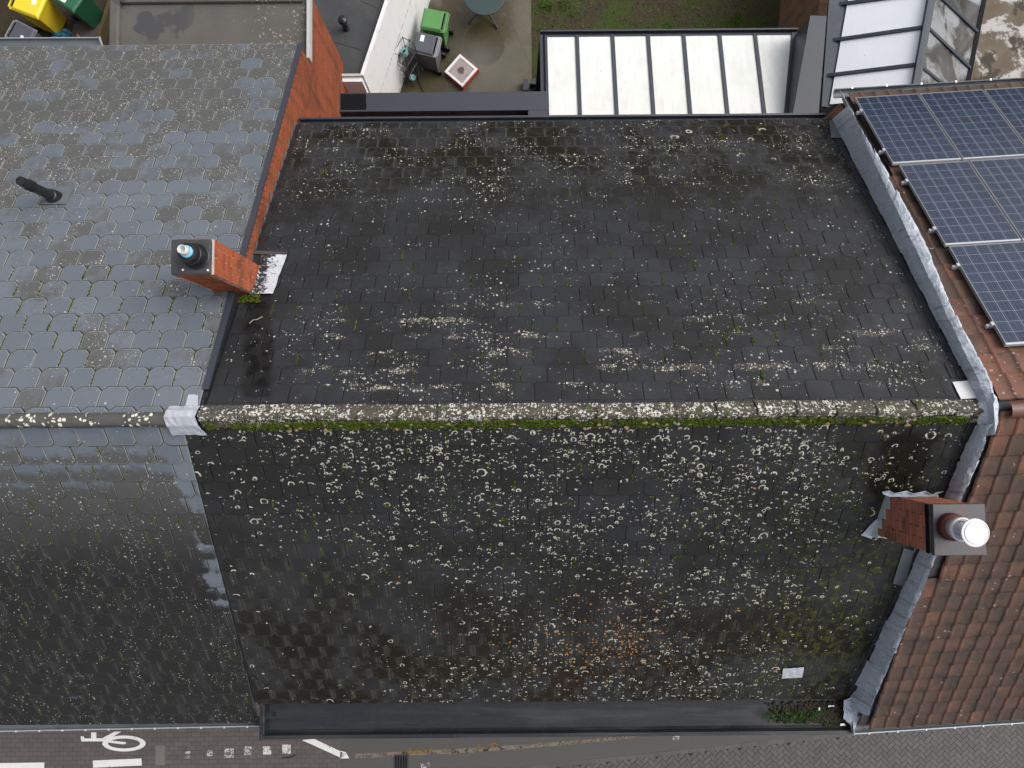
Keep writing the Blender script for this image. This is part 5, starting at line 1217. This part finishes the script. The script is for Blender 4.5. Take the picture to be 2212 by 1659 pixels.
for a in (0, Ls):
    m = MB(); m.tube(S(a, 0, .2), S(a, Ds, .95), .006, n=6); m.tube(S(a, Ds, .2), S(a, 0, .95), .006, n=6); m.build("cross_brace", MT["black"], rk)
m = MB(); m.tube(S(0, 0, 1.37), S(Ls, 0, 1.37), .008, n=6); m.tube(S(0, 0, 1.37), S(0, Ds, 1.37), .008, n=6); m.tube(S(Ls, 0, 1.37), S(Ls, Ds, 1.37), .008, n=6); m.build("top_rail", MT["black"], rk)
wc = at_z((800 + 728 / 3.456) / 1.1573, 450 / 3.456 / 1.1573, 1.1)
t = thing("watering_can", "pale aqua watering can on the wire shelf", "watering can", (wc.x, wc.y, 1.012))
m = MB(); m.lathe((wc.x, wc.y, 1.012), [(.082, 0), (.086, .02), (.080, .14), (.070, .17), (.066, .175), (.066, .165)], 24); m.build("body", MT["aqua"], t, smooth=True)
m = MB(); m.lathe((wc.x - .012, wc.y - .012, 1.180), [(.045, 0), (.045, .006), (0, .006)], 20); m.build("opening", MT["anth_dark"], t)
sd_ = Vector((.62, .78, 0)).normalized(); c = Vector((wc.x, wc.y, 0))
m = MB(); m.tube(c + sd_ * .06 + Vector((0, 0, 1.06)), c + sd_ * .22 + Vector((0, 0, 1.24)), .020, .012, 12); m.build("spout", MT["aqua"], t)
m = MB(); m.tube(c + sd_ * .22 + Vector((0, 0, 1.24)), c + sd_ * .255 + Vector((0, 0, 1.275)), .014, .030, 14); m.build("rose", MT["grey_lid"], t)
m = MB(); m.path([c - sd_ * .08 + Vector((0, 0, 1.04)), c - sd_ * .125 + Vector((0, 0, 1.12)), c - sd_ * .09 + Vector((0, 0, 1.21)), c + Vector((0, 0, 1.235)), c + sd_ * .06 + Vector((0, 0, 1.19))], .012, 8); m.build("handle", MT["aqua"], t, smooth=True)
bc = at_z((800 + 800 / 3.456) / 1.1573, 672 / 3.456 / 1.1573, .22); m = MB(); m.lathe((bc.x, bc.y, .175), [(.05, 0), (.075, .05), (.08, .075), (.075, .075), (.05, .02)], 24); tag(m.build("plastic_bowl", MT["aqua"], smooth=True), "pale aqua bowl on the lowest shelf of the rack", "bowl")
# hose, post and drain by the lawn edge
m = MB(); hp = [(912, 168), (916, 180), (924, 196), (935, 206), (948, 214)]; m.path([at_z(u - 6, v + 12, .02) for u, v in ((905, 140), (910, 165), (918, 182), (930, 198), (946, 210), (962, 222))], .014, 8); tag(m.build("garden_hose", MT["rubber"], smooth=True), "thin black hose curving across the yard concrete", "hose")
p0, p1 = at_z(1137, 186, .02), at_z(1150, 178, .02)
m = MB(); m.box((p0.x - .02, p0.y - .06, .12), (.14, .30, .22)); tag(m.build("concrete_post_base", MT["anth"], bevel=.008), "small anthracite block beside the drain at the parapet", "block")
p2 = at_z(1156, 175, .25); m = MB(); m.box((p2.x, p2.y, .12), (.20, .14, .24)); tag(m.build("downpipe_box", MT["anth"], bevel=.008), "small anthracite box at the corner of the lawn", "box")
p3_ = at_z(1153, 191, .02); t = thing("drain_grate", "small slotted drain grate by the conservatory corner", "drain", (p3_.x, p3_.y, 0))
m = MB(); m.box((p3_.x, p3_.y, .012), (.19, .19, .024)); m.build("pit", MT["anth_dark"], t)
for k_ in range(6): m = MB(); m.box((p3_.x, p3_.y - .075 + .03 * k_, .03), (.18, .012, .016)); m.build("slat", MT["anth"], t)
# lawn growth, tufts and fallen leaves
rg = random.Random(21); m = MB()
def blade(mb, p, h, w, rg, lean=.5):
    a = rg.uniform(0, 6.283); d_ = Vector((math.cos(a), math.sin(a), 0)); s_ = Vector((-d_.y, d_.x, 0)) * w
    q1 = p + d_ * h * lean * .4 + Vector((0, 0, h * .6)); q2 = p + d_ * h * lean + Vector((0, 0, h * rg.uniform(.75, 1)))
    mb.mesh_faces([p - s_, p + s_, q1 + s_ * .8, q1 - s_ * .8, q2], [(0, 1, 2, 3), (3, 2, 4)], rg.random())
for i in range(11000):
    x, y = rg.uniform(.62, 6.6), rg.uniform(8.0, 10.6)
    k_ = .5 + .5 * math.sin(x * 2.3 + 1.2) * math.sin(y * 3.1 + x)
    if rg.random() > .18 + .8 * k_: continue
    blade(m, Vector((x, y, -.016)), rg.uniform(.015, .05), .004, rg, .9)
for (u, v, n_) in ((1590, 42, 90), (1447, 55, 40), (1180, 12, 130), (1220, 8, 80), (1175, 60, 30), (1240, 30, 40)):
    c = at_z(u, v, 0)
    for i in range(n_): blade(m, c + Vector((rg.gauss(0, .09), rg.gauss(0, .08), -.016)), rg.uniform(.06, .16), .006, rg, .9)
stuff(m.build("grass", MT["grass"], fix=False)); tag(bpy.data.objects["grass"], "thin grass and moss growing over the lawn soil", "grass")
m = MB()
for i in range(2600):
    x = rg.uniform(.58, 6.6); y = rg.uniform(7.9, 10.6) if x > .85 else rg.uniform(6.8, 10.6)
    if rg.random() > .25 + .6 * min(1, abs(math.sin(x * .9 + .4))): continue
    s_ = rg.uniform(.012, .042); a = rg.uniform(0, 6.28); M3 = Matrix.Rotation(a, 3, 'Z') @ Matrix.Rotation(rg.gauss(0, .4), 3, 'X'); p = Vector((x, y, -.008 + rg.uniform(0, .02)))
    m.face([p + M3 @ Vector(q_) for q_ in ((-s_, 0, 0), (0, -s_ * .5, .003), (s_, 0, 0), (0, s_ * .5, .004))], None, rg.random())
for i in range(160):
    x, y = rg.uniform(-12.5, -8.2), rg.uniform(7.2, 10.4); s_ = rg.uniform(.02, .05); M3 = Matrix.Rotation(rg.uniform(0, 6), 3, 'Z'); p = Vector((x, y, -.004))
    m.face([p + M3 @ Vector(q_) for q_ in ((-s_, 0, 0), (0, -s_ * .5, .003), (s_, 0, 0), (0, s_ * .5, .004))], None, rg.random())
stuff(m.build("leaf_litter", MT["litter"], fix=False)); tag(bpy.data.objects["leaf_litter"], "scattered brown fallen leaves on the lawn and courtyard", "leaves")
# neighbour's conservatory: white slope, ridge bar, tinted slope
nc = thing("conservatory", "blue-grey gabled conservatory with white panels and dirty tinted glass", "conservatory", (7.0, 7.6, 0))
def Z4(x, y): return ((1960 + x / 3.687) / 1.1573, (y / 3.687) / 1.1573)
zl_, zr_, ze_ = 3.05, 3.75, 2.35
L0, L1 = at_z(*Z4(590, 0), zl_), at_z(*Z4(440, 860), zl_); R0, R1 = at_z(*Z4(1345, 0), zr_), at_z(*Z4(1200, 800), zr_); E0, E1 = at_z(*Z4(1830, 0), ze_), at_z(*Z4(1685, 740), ze_)
def ext_(a, b, f0, f1): return a + (a - b) * f0, b + (b - a) * f1
L0, L1 = ext_(L0, L1, .35, .12); R0, R1 = ext_(R0, R1, .35, .12); E0, E1 = ext_(E0, E1, .35, .12)
n4 = (L1 - L0).cross(R0 - L0).normalized(); n4 = n4 if n4.z > 0 else -n4; n5 = (E1 - E0).cross(R0 - E0).normalized(); n5 = n5 if n5.z > 0 else -n5
def lp(u, v, h=0): return at_plane(u, v, L0 + n4 * h, n4)
def ep(u, v, h=0): return at_plane(u, v, E0 + n5 * h, n5)
barsL = [((500, 50), (1320, -60)), ((450, 380), (1280, 262)), ((390, 705), (1215, 605))]
segs = [(lp(*Z4(*a)), lp(*Z4(*b))) for a, b in barsL]
def onL(f):  # nearest point of left eave / ridge for a bar
    return f
ladder = [(L0, R0)] + segs + [(L1, R1)]
def side(a, b, P, Q):
    """point where the bar line meets the straight line P-Q seen from above"""
    d1_, d2_ = (b - a), (Q - P); den = d1_.x * d2_.y - d1_.y * d2_.x; t_ = ((P.x - a.x) * d2_.y - (P.y - a.y) * d2_.x) / den; return a + d1_ * t_
lad = [(L0, R0)] + [(side(a, b, L0, L1), side(a, b, R0, R1)) for a, b in segs] + [(L1, R1)]
for (a, b), (c, d_) in zip(lad, lad[1:]):
    m = MB(); m.slab([a, b, d_, c], n4 * .016); m.build("roof_panel", MT["opal2"], nc)
for a, b in lad[1:-1]:
    a2 = a + (a - b).normalized() * .30; w_ = (L1 - L0).normalized() * .035; m = MB(); m.slab([a2 - w_, b - w_, b + w_, a2 + w_], n4 * .06); m.build("glazing_bar", MT["steel_blue"], nc, bevel=.004)
w_ = Vector((.08, .014, 0)); m = MB(); m.slab([R0 - w_ + n4 * .01, R0 + w_, R1 + w_, R1 - w_], (0, 0, .075)); m.build("ridge_bar", MT["steel_blue"], nc, bevel=.01)
segE = [((1450, 0), (1770, 300)), ((1320, 270), (1700, 630)), ((1260, 630), (1430, 765))]
sE = [(ep(*Z4(*a)), ep(*Z4(*b))) for a, b in segE]; ladE = [(R0, E0)] + [(side(a, b, R0, R1), side(a, b, E0, E1)) for a, b in sE] + [(R1, E1)]
m_ = MB(); m_.slab([R0 + Vector((.03, 0, -.02)), E0, E1, R1 + Vector((.03, 0, -.02))], n5 * .012); m_.build("glass_slope", MT["tinted"], nc)
for a, b in ladE[1:-1]:
    w_ = (E1 - E0).normalized() * .03; m = MB(); m.slab([a - w_ + n5 * .012, b - w_ + n5 * .012, b + w_ + n5 * .012, a + w_ + n5 * .012], n5 * .045); m.build("glazing_bar", MT["steel_blue"], nc)
w_ = Vector((.05, .01, 0)); m = MB(); m.slab([E0 - w_, E0 + w_, E1 + w_, E1 - w_], (0, 0, .07)); m.build("eaves_bar", MT["anth_dark"], nc)
K0, K1 = ext_(at_z(*Z4(400, 60), 2.98), at_z(*Z4(335, 990), 2.98), .4, .0); J0, J1 = ext_(at_z(*Z4(590, 0), 2.98), at_z(*Z4(440, 870), 2.98), .4, .15)
m = MB(); m.slab([K0, J0, J1, K1], (0, 0, .05)); m.build("side_gutter", MT["steel_blue"], nc, bevel=.006)
m = MB(); c0_ = [Vector((p.x, p.y, 0)) for p in (J0 - Vector((.1, 0, 0)), E0 - Vector((.12, 0, 0)), E1 - Vector((.12, 0, 0)), J1 - Vector((.1, 0, 0)))]; m.slab(c0_, (0, 0, 2.30)); m.build("wall", MT["tinted"], nc)
# stained whitewashed flat roof beyond it
m = MB(); s4 = [at_z(*Z4(1850, -150), 2.3), at_z(2420, -40, 2.3), at_z(2420, 240, 2.3), at_z(*Z4(1690, 900), 2.3)]; m.slab([Vector((p.x, p.y, 0)) for p in s4], (0, 0, 2.3)); tag(m.build("stained_annex", MT["stained"]), "flat whitewashed annex roof with brown stains at the corner", "annex")

# ================================================================== the street
m = MB(); m.face([(-16, -30, -.012), (16, -30, -.012), (16, -4.2, -.012), (-16, -4.2, -.012)]); struct(m.build("street", MT["joint"], fix=False))
cut = [(-.02, (0, 1))]
A1, A2 = at_z(1190, 1659, 0), at_z(1840, 1590, 0)          # joint line between asphalt strip and herringbone paving
def brick_objs(pieces, name, parent, mat, limit=300):
    """pavers: the nearest are single objects, the rest one mesh"""
    pieces.sort(key=lambda q_: (Vector((q_[0], q_[1], 0)) - CAMP).length); cache = {}; rest = MB(); rg = random.Random(12)
    for i, (x, y, lx, ly, rz) in enumerate(pieces):
        z = rg.uniform(-.0015, .0025)
        if i < limit:
            key = (round(lx, 3), round(ly, 3))
            if key not in cache: b = MB(); b.box((0, 0, 0), (lx, ly, .05)); cache[key] = b.data(name, mat)
            o = bpy.data.objects.new(name, cache[key]); COL.objects.link(o); o.parent = parent; o.location = (x, y, z - .025); o.rotation_euler = (rg.gauss(0, .004), rg.gauss(0, .004), rz)
        else:
            a = rg.random(); T = Matrix.Rotation(rz, 3, 'Z'); c = Vector((x, y, z))
            rest.face([c + T @ Vector(q_) for q_ in ((-lx / 2, -ly / 2, 0), (lx / 2, -ly / 2, 0), (lx / 2, ly / 2, 0), (-lx / 2, ly / 2, 0))], None, a)
    if rest.f: stuff(rest.build(name + "s", mat, parent, fix=False))
lineq = lambda x, y: (A2.x - A1.x) * (y - A1.y) - (A2.y - A1.y) * (x - A1.x)
pc = []; PA, PB = .104, .208; rot = R(45)
T2 = Matrix.Rotation(rot + R(-1.5), 2)
for i in range(-110, 111):
    for j in range(-60, 61):
        for kind in (0, 1):
            # herringbone: L-shaped pairs on a diagonal lattice
            bx_ = (i * PA + j * 2 * PA) ; by_ = (i * PA - j * 2 * PA)
            lx, ly, ox, oy = (PB, PA, 0, 0) if kind == 0 else (PA, PB, -PA * .5 - PA, PA * .5)
            p = T2 @ Vector((bx_ + ox, by_ + oy)); x, y = p.x + 4.0, p.y - 8.6
            if not (-1.5 < x < 13.5 and -11.2 < y < -5.0): continue
            if lineq(x, y) / (A2 - A1).length > .045: continue
            if not in_view((x, y, 0), 330): continue
            pc.append((x, y, lx - .010, ly - .010, rot + R(-1.5)))
m = MB(); m.face([(A1.x - 3, -12, -.008), (14, -12, -.008), (14, -5.5, -.008), (A2.x, -5.5, -.008)]); hb = struct(m.build("herringbone_pavement", MT["joint"], fix=False))
brick_objs(pc, "paver", hb, MT["paver"])
# kerb course along the line, plain asphalt under the gutter
m = MB(); m.slab([at_z(735, 1659, -.005), A1 + Vector((-.25, 0, -.005)), A2 + Vector((-.05, .10, -.005)), Vector((A2.x, -5.5, -.005)), Vector((at_z(735, 1600, 0).x, -5.5, -.005)), at_z(735, 1600, -.005)], (0, 0, .007)); struct(m.build("asphalt_strip", MT["asphalt"]))
kb = []; d_ = (A2 - A1).normalized(); Lk = (A2 - A1).length + 2.0; ak = math.atan2(d_.y, d_.x); n2 = Vector((-d_.y, d_.x, 0))
for i in range(int(Lk / .212)):
    p = A1 - d_ * .6 + d_ * (i * .212) + n2 * .055; kb.append((p.x, p.y, .206, .10, ak))
m = MB(); kk = [A1 - d_ * .8, A2 + d_ * 1.2]; m.face([kk[0] + Vector((0, 0, -.006)), kk[1] + Vector((0, 0, -.006)), kk[1] + n2 * .12 + Vector((0, 0, -.006)), kk[0] + n2 * .12 + Vector((0, 0, -.006))]); kbo = struct(m.build("kerb_course", MT["joint"], fix=False))
brick_objs([(x, y, a, b, r) for x, y, a, b, r in kb], "kerb_paver", kbo, MT["paver"]); kbo.location.z = .006
# reddish pavers of the cycle path on the left
cp = []
for i in range(64):
    for j in range(64):
        x = -14.2 + j * .211 + (.1055 if i % 2 else 0); y = -11.2 + i * .106
        if in_view((x, y, 0), 300) and x < -4.1: cp.append((x, y, .206, .101, R(.6) * 0))
m = MB(); m.face([(-14, -12, -.007), (-4.05, -12, -.007), (-4.05, -5.0, -.007), (-14, -5.0, -.007)]); cpo = struct(m.build("cycle_path", MT["joint"], fix=False)); brick_objs(cp, "red_paver", cpo, MT["paver_red"])
# paint
def Z8(x, y): return x / 2.8447, 1425.7 + y / 2.8447
def paint(name, pts, mat, label, h=.006):
    m = MB(); m.slab([at_z(*Z8(*p), h) for p in pts], (0, 0, .003)); o = m.build(name, mat); tag(o, label, "road marking"); return o
sym = thing("bicycle_symbol", "white painted bicycle symbol on the cycle path", "road marking", at_z(*Z8(740, 510), 0))
m = MB(); c = at_z(*Z8(762, 513), .006); n = 40; V = []
for k_ in range(n):
    t_ = 2 * math.pi * k_ / n
    for f in (1.0, .735): V.append(at_z(*Z8(762 + 133 * math.cos(t_) * (f if f == 1 else .74), 513 + 49 * math.sin(t_) * (f if f == 1 else .62)), .009))
m.mesh_faces(V, [(2 * k_, 2 * ((k_ + 1) % n), 2 * ((k_ + 1) % n) + 1, 2 * k_ + 1) for k_ in range(n)]); m.build("wheel_ring", MT["paint"], sym, fix=False)
for nm_, pts in (("handlebar", [(495, 470), (512, 468), (520, 482), (640, 480), (652, 500), (500, 500)]), ("stem", [(560, 445), (592, 445), (592, 481), (560, 481)]), ("frame_tube", [(628, 480), (705, 440), (745, 440), (660, 492)]), ("fork", [(652, 490), (745, 502), (775, 505), (772, 516), (748, 518), (655, 505)])):
    m = MB(); m.slab([at_z(*Z8(*p), .0075) for p in pts], (0, 0, .003)); m.build(nm_, MT["paint"], sym)
paint("lane_bar", [(-60, 634), (272, 630), (272, 690), (-60, 695)], MT["paint"], "broad white lane bar at the lower left corner")
paint("lane_bar", [(570, 618), (868, 605), (872, 648), (572, 662)], MT["paint"], "white lane bar under the bicycle symbol")
for i, (x0, x1, y0, y1, mt, lb) in enumerate(((1140, 1170, 560, 605, "paint_worn", "worn white square, leftmost of the dotted line"), (1272, 1306, 556, 590, "paint_worn", "faintest worn square, second in the dotted line"), (1380, 1436, 544, 600, "paint_worn", "third worn white square of the dotted line"),
        (1498, 1548, 530, 584, "paint_worn", "fourth worn white square of the dotted line"), (1616, 1666, 530, 580, "paint_half", "fifth white square of the dotted line"), (1735, 1786, 520, 576, "paint_half", "brightest white square, nearest the slanted line"))):
    paint("line_square", [(x0, y0), (x1, y0), (x1, y1), (x0, y1)], MT[mt], lb)["group"] = "dotted white line squares"
paint("slanted_line", [(1856, 492), (1930, 484), (2128, 578), (2098, 602)], MT["paint"], "slanted white line just below the box gutter's left end")
def Z9(x, y): return (850 + x / 2.602) / 1.1573, (1650 + y / 2.602) / 1.1573
def paint9(name, pts, mat, label, h=.006):
    m = MB(); m.slab([at_z(*Z9(*p), h) for p in pts], (0, 0, .003)); o = m.build(name, mat); tag(o, label, "road marking"); return o
paint9("paint_remnant", [(0, 590), (38, 600), (60, 640), (0, 640)], MT["paint"], "white paint remnant left of the street drain")
paint9("paint_remnant", [(525, 672), (580, 668), (582, 690), (560, 705), (530, 705)], MT["paint_worn"], "ragged white paint remnant right of the street drain")
paint9("paint_remnant", [(2160, 500), (2208, 488), (2205, 516), (2165, 522)], MT["paint_worn"], "white paint remnant on the herringbone pavers")
paint9("paint_remnant", [(400, 578), (600, 568), (600, 612), (400, 612)], MT["paint_yellow"], "worn yellow paint patch above the street drain")
paint9("paint_remnant", [(890, 545), (1030, 536), (1030, 570), (890, 575)], MT["paint_yellow"], "worn yellow paint patch right of the other yellow patch")
for i in range(3):
    y_ = 612 - 10 * i
    m = MB(); m.slab([at_z(*Z9(100 + 300 * i, 610 - 14 * i), .0045 + .0014 * i), at_z(*Z9(900 + 250 * i, 575 - 20 * i), .0045 + .0014 * i), at_z(*Z9(1450 + 240 * i, 528 - 20 * i), .0045 + .0014 * i), at_z(*Z9(1450 + 240 * i, 548 - 20 * i), .0045 + .0014 * i), at_z(*Z9(900 + 250 * i, 600 - 20 * i), .0045 + .0014 * i), at_z(*Z9(100 + 300 * i, 640 - 14 * i), .0045 + .0014 * i)], (0, 0, .001)); stuff(m.build("sand_streak", MT["sandy"])); tag(bpy.data.objects["sand_streak" if i == 0 else "sand_streak.00%d" % i], ("pale sand streak beside the street drain", "pale sand streak in the middle of the asphalt strip", "pale sand streak along the kerb under the gutter")[i], "sand")
for i, (x, y) in enumerate(((985, 555), (985, 615))):
    p = at_z(*Z8(x, y), .004); m = MB(); m.box((p.x, p.y, .004), (.225, .235, .012)); tag(m.build("grey_slab", MT["grey_paver_light"]), ("upper pale grey slab set in the red pavers", "lower pale grey slab set in the red pavers")[i], "slab")
dg = at_z(*Z9(397, 672), .004); t = thing("street_drain", "cast iron street drain with dark slots under the gutter", "drain", (dg.x, dg.y, 0))
m = MB(); m.box((dg.x, dg.y, .003), (.36, .42, .008)); m.build("frame", MT["iron"], t)
for k_ in range(5):
    m = MB(); m.box((dg.x - .12 + .06 * k_, dg.y, .0085), (.032, .34, .006)); m.build("slot", MT["anth_dark"], t)
m = MB(); m.path([at_z(*Z8(1730, 605), .02), at_z(*Z8(1780, 600), .025), at_z(*Z8(1818, 585), .02)], .010, 6); tag(m.build("fallen_twig", MT["iron"]), "thin dark twig on the cycle path by the squares", "twig")

# ================================================================== growth on the roofs
rg = random.Random(31)
m = MB()                                                       # moss under the ridge on the street side
for i in range(4200):
    x = rg.uniform(-3.46, 5.2); s = rg.uniform(.028, .180); r_ = rg.uniform(.007, .022)
    if math.sin(x * 2.9 + 2 * math.sin(x * 1.3)) + rg.gauss(0, .5) < -.75: continue
    if x > 3 and rg.random() < .25 * (x - 3): continue
    if math.sin(x * 7.3) + math.sin(x * 17.1 + 1) > 1.2 and rg.random() < .7: continue
    if s > .15 and rg.random() < .5 + .4 * math.sin(x * 11): continue
    m.blob(SF.pt(-x, s, .034 + max(0, .155 - s) * .42), r_ * 1.3, r_, r_ * .75, SF.R3, rg.random(), .3, rg)
lt = MB()
for i in range(60):
    x = rg.uniform(-3.4, 5.2); s = rg.uniform(.06, .19); r_ = rg.uniform(.008, .024); lt.blob(SF.pt(-x, s, .046 + max(0, .155 - s) * .42), r_ * 1.5, r_, r_ * .4, SF.R3, rg.random(), .4, rg)
stuff(lt.build("ridge_crumbs", mat_plain("pale_mortar_crumbs", (0.27, 0.19, 0.12), .9, .2, .3, 20, .2), fix=False)); tag(bpy.data.objects["ridge_crumbs"], "tan mortar crumbs caught in the ridge moss", "crumbs")
stuff(m.build("ridge_moss", MT["moss"], fix=False)); tag(bpy.data.objects["ridge_moss"], "green moss band along the street side of the ridge", "moss")
m = MB()
def joint_moss(slope, w, e, x0, s0, n, xr, sr, lim, size=1.0):
    for _ in range(n):
        i = rg.randint(*sr); k_ = rg.randint(*xr); sy = s0 + i * e; xc = x0 + k_ * w + (w / 2 if i % 2 else 0) + w / 2
        p = slope.pt(xc, sy + e * .5)
        if not in_view(p, 20): continue
        if not (.15 < sy < lim[2] - e and lim[0] < xc < lim[1]): continue
        L_ = rg.uniform(.15, .9); st = rg.uniform(0, 1 - L_)
        for q_ in range(int(4 + L_ * 12)):
            r_ = rg.uniform(.005, .0115) * size; m.blob(slope.pt(xc + rg.gauss(0, .004), sy + e * (st + L_ * rg.random()), .016), r_, r_ * 1.3, r_ * .8, slope.R3, rg.random(), .3, rg)
LBK = (XL + .2, XR - .2, sb_e); LFK = (-XR + .25, 3.4, sf_e); LLK = (-9, XL - .1, sl_e); LMK = (4.1, 9, e2)
joint_moss(SB, WT, ET, bx0, bs0, 95, (-8, 26), (0, 8), LBK); joint_moss(SB, WT, ET, bx0, bs0, 40, (4, 30), (8, 22), LBK, 1.2)
joint_moss(SF, WT, ET, fx0, SF.px(1100, 960)[1], 70, (-18, 12), (-1, 8), LFK, 1.15); joint_moss(SF, WT, ET, fx0, SF.px(1100, 960)[1], 35, (-18, 12), (8, 21), LFK, .9)
lx0, ls0 = SL.px(93.7, 871)[0], SL.px(156, 838.6)[1]
joint_moss(SL, WL, EL, lx0, ls0, 420, (-20, 20), (-1, 6), LLK, 1.15); joint_moss(SL, WL, EL, lx0, ls0, 60, (-20, 20), (6, 24), LLK, .7)
joint_moss(SF, WL, EL, SF.px(250, 985)[0], SF.px(200, 961)[1], 150, (-12, 16), (-1, 5), LMK, 1.1); joint_moss(SF, WL, EL, SF.px(250, 985)[0], SF.px(200, 961)[1], 80, (-12, 16), (5, 19), LMK, 1.1)
for i in range(900):                                           # cushions in the damp corner on the right
    x = 5.05 - abs(rg.gauss(0, .75)); y = rg.uniform(-4.3, -.4); s = -(y - Y0) / math.cos(R(36.45)); r_ = rg.uniform(.006, .018)
    if CX0 - .05 < x and CY0 - .05 < y < CY1 + .1: continue
    if rg.random() < .45 + .5 * math.sin(x * 9) * math.sin(y * 7): m.blob(SF.pt(-x, s, .016), r_, r_, r_ * .5, SF.R3, rg.random(), .35, rg)
for i in range(170):
    u, v = rg.uniform(498, 562), rg.uniform(638, 656); r_ = rg.uniform(.008, .02); m.blob(SB.p3(u, v, .03), r_, r_, r_, SB.R3, rg.random(), .35, rg)
for (u, v) in ((1627, 737), (1590, 712), (1898, 783), (1647, 815), (1566, 735), (700, 375), (1560, 300), (1860, 330)):
    for q_ in range(8): r_ = rg.uniform(.012, .022); m.blob(SB.p3(u + rg.gauss(0, 2.5), v + rg.gauss(0, 2), .022), r_, r_, r_ * .8, SB.R3, rg.random(), .3, rg)
for i in range(120):
    x, s = rg.uniform(-2.2, 4.6), rg.uniform(.3, 5.2)
    for q_ in range(rg.randint(2, 6)): r_ = rg.uniform(.008, .018); m.blob(SF.pt(-x + rg.gauss(0, .018), s + rg.gauss(0, .016), .016), r_, r_, r_ * .6, SF.R3, rg.random(), .3, rg)
stuff(m.build("joint_moss", MT["moss"], fix=False)); tag(bpy.data.objects["joint_moss"], "moss growing in the slate joints and damp corners", "moss")
# weeds and debris at the right end of the box gutter
m = MB()
for i in range(700):
    t_ = rg.random() ** .7; u = 1828 - 175 * t_ * rg.random() ** .6; v = rg.uniform(1518, 1562 if u < 1780 else 1574); p = at_z(u, v, zg - .075)
    r_ = rg.uniform(.008, .032); m.blob(p, r_, r_, r_ * .7, None, rg.random(), .4, rg)
stuff(m.build("gutter_debris", MT["debris"], fix=False)); tag(bpy.data.objects["gutter_debris"], "dark rotting debris at the right end of the box gutter", "debris")
wdo = thing("weed", "dark green creeping weed growing in the box gutter", "plant", at_z(1700, 1545, zg - .09)); m = MB(); st = MB(); lp_ = at_z(1745, 1545, zg - .06)
tips = [at_z(u, v, zg - .03) for u, v in ((1645, 1549), (1655, 1540), (1662, 1552), (1674, 1545), (1688, 1553), (1694, 1540), (1700, 1556), (1712, 1548), (1722, 1538), (1728, 1552), (1740, 1560), (1757, 1543), (1770, 1535))]
for tp in tips:
    st.path([lp_, lp_.lerp(tp, .5) + Vector((0, rg.gauss(0, .03), .05)), tp], .004, 5)
    for q_ in range(15):
        c = lp_.lerp(tp, rg.uniform(.72, 1.04)) + Vector((rg.gauss(0, .02), rg.gauss(0, .022), rg.uniform(.0, .05))); s_ = rg.uniform(.012, .026); M3 = Matrix.Rotation(rg.uniform(0, 6.3), 3, 'Z') @ Matrix.Rotation(rg.gauss(0, .5), 3, 'X')
        m.face([c + M3 @ Vector(k_) for k_ in ((-s_, 0, 0), (-s_ * .4, -s_ * .6, .004), (s_ * .5, -s_ * .55, .003), (s_, 0, -.004), (s_ * .5, s_ * .55, .003), (-s_ * .4, s_ * .6, .004))], None, rg.random())
st.build("stem", MT["leaf"], wdo); m.build("leaves", MT["leaf"], wdo, fix=False)
# loose flakes of light rubbish in the debris
for i, (u, v, a, b) in enumerate(((1789, 1527, .09, .025), (1768, 1535, .02, .05), (1815, 1568, .07, .04))):
    p = at_z(u, v, zg - .02); crumple(bil(p, p + Vector((a, .01, .01)), p + Vector((a, b, .0)), p + Vector((0, b, .01)), 3, 3), MT["sticker"], "litter_scrap", None, .004, 500 + i); tag(bpy.data.objects["litter_scrap" if i == 0 else "litter_scrap.00%d" % i], ("long white scrap on the gutter debris", "small upright white scrap on the gutter debris", "pale scrap at the lead foot of the gutter")[i], "scrap")
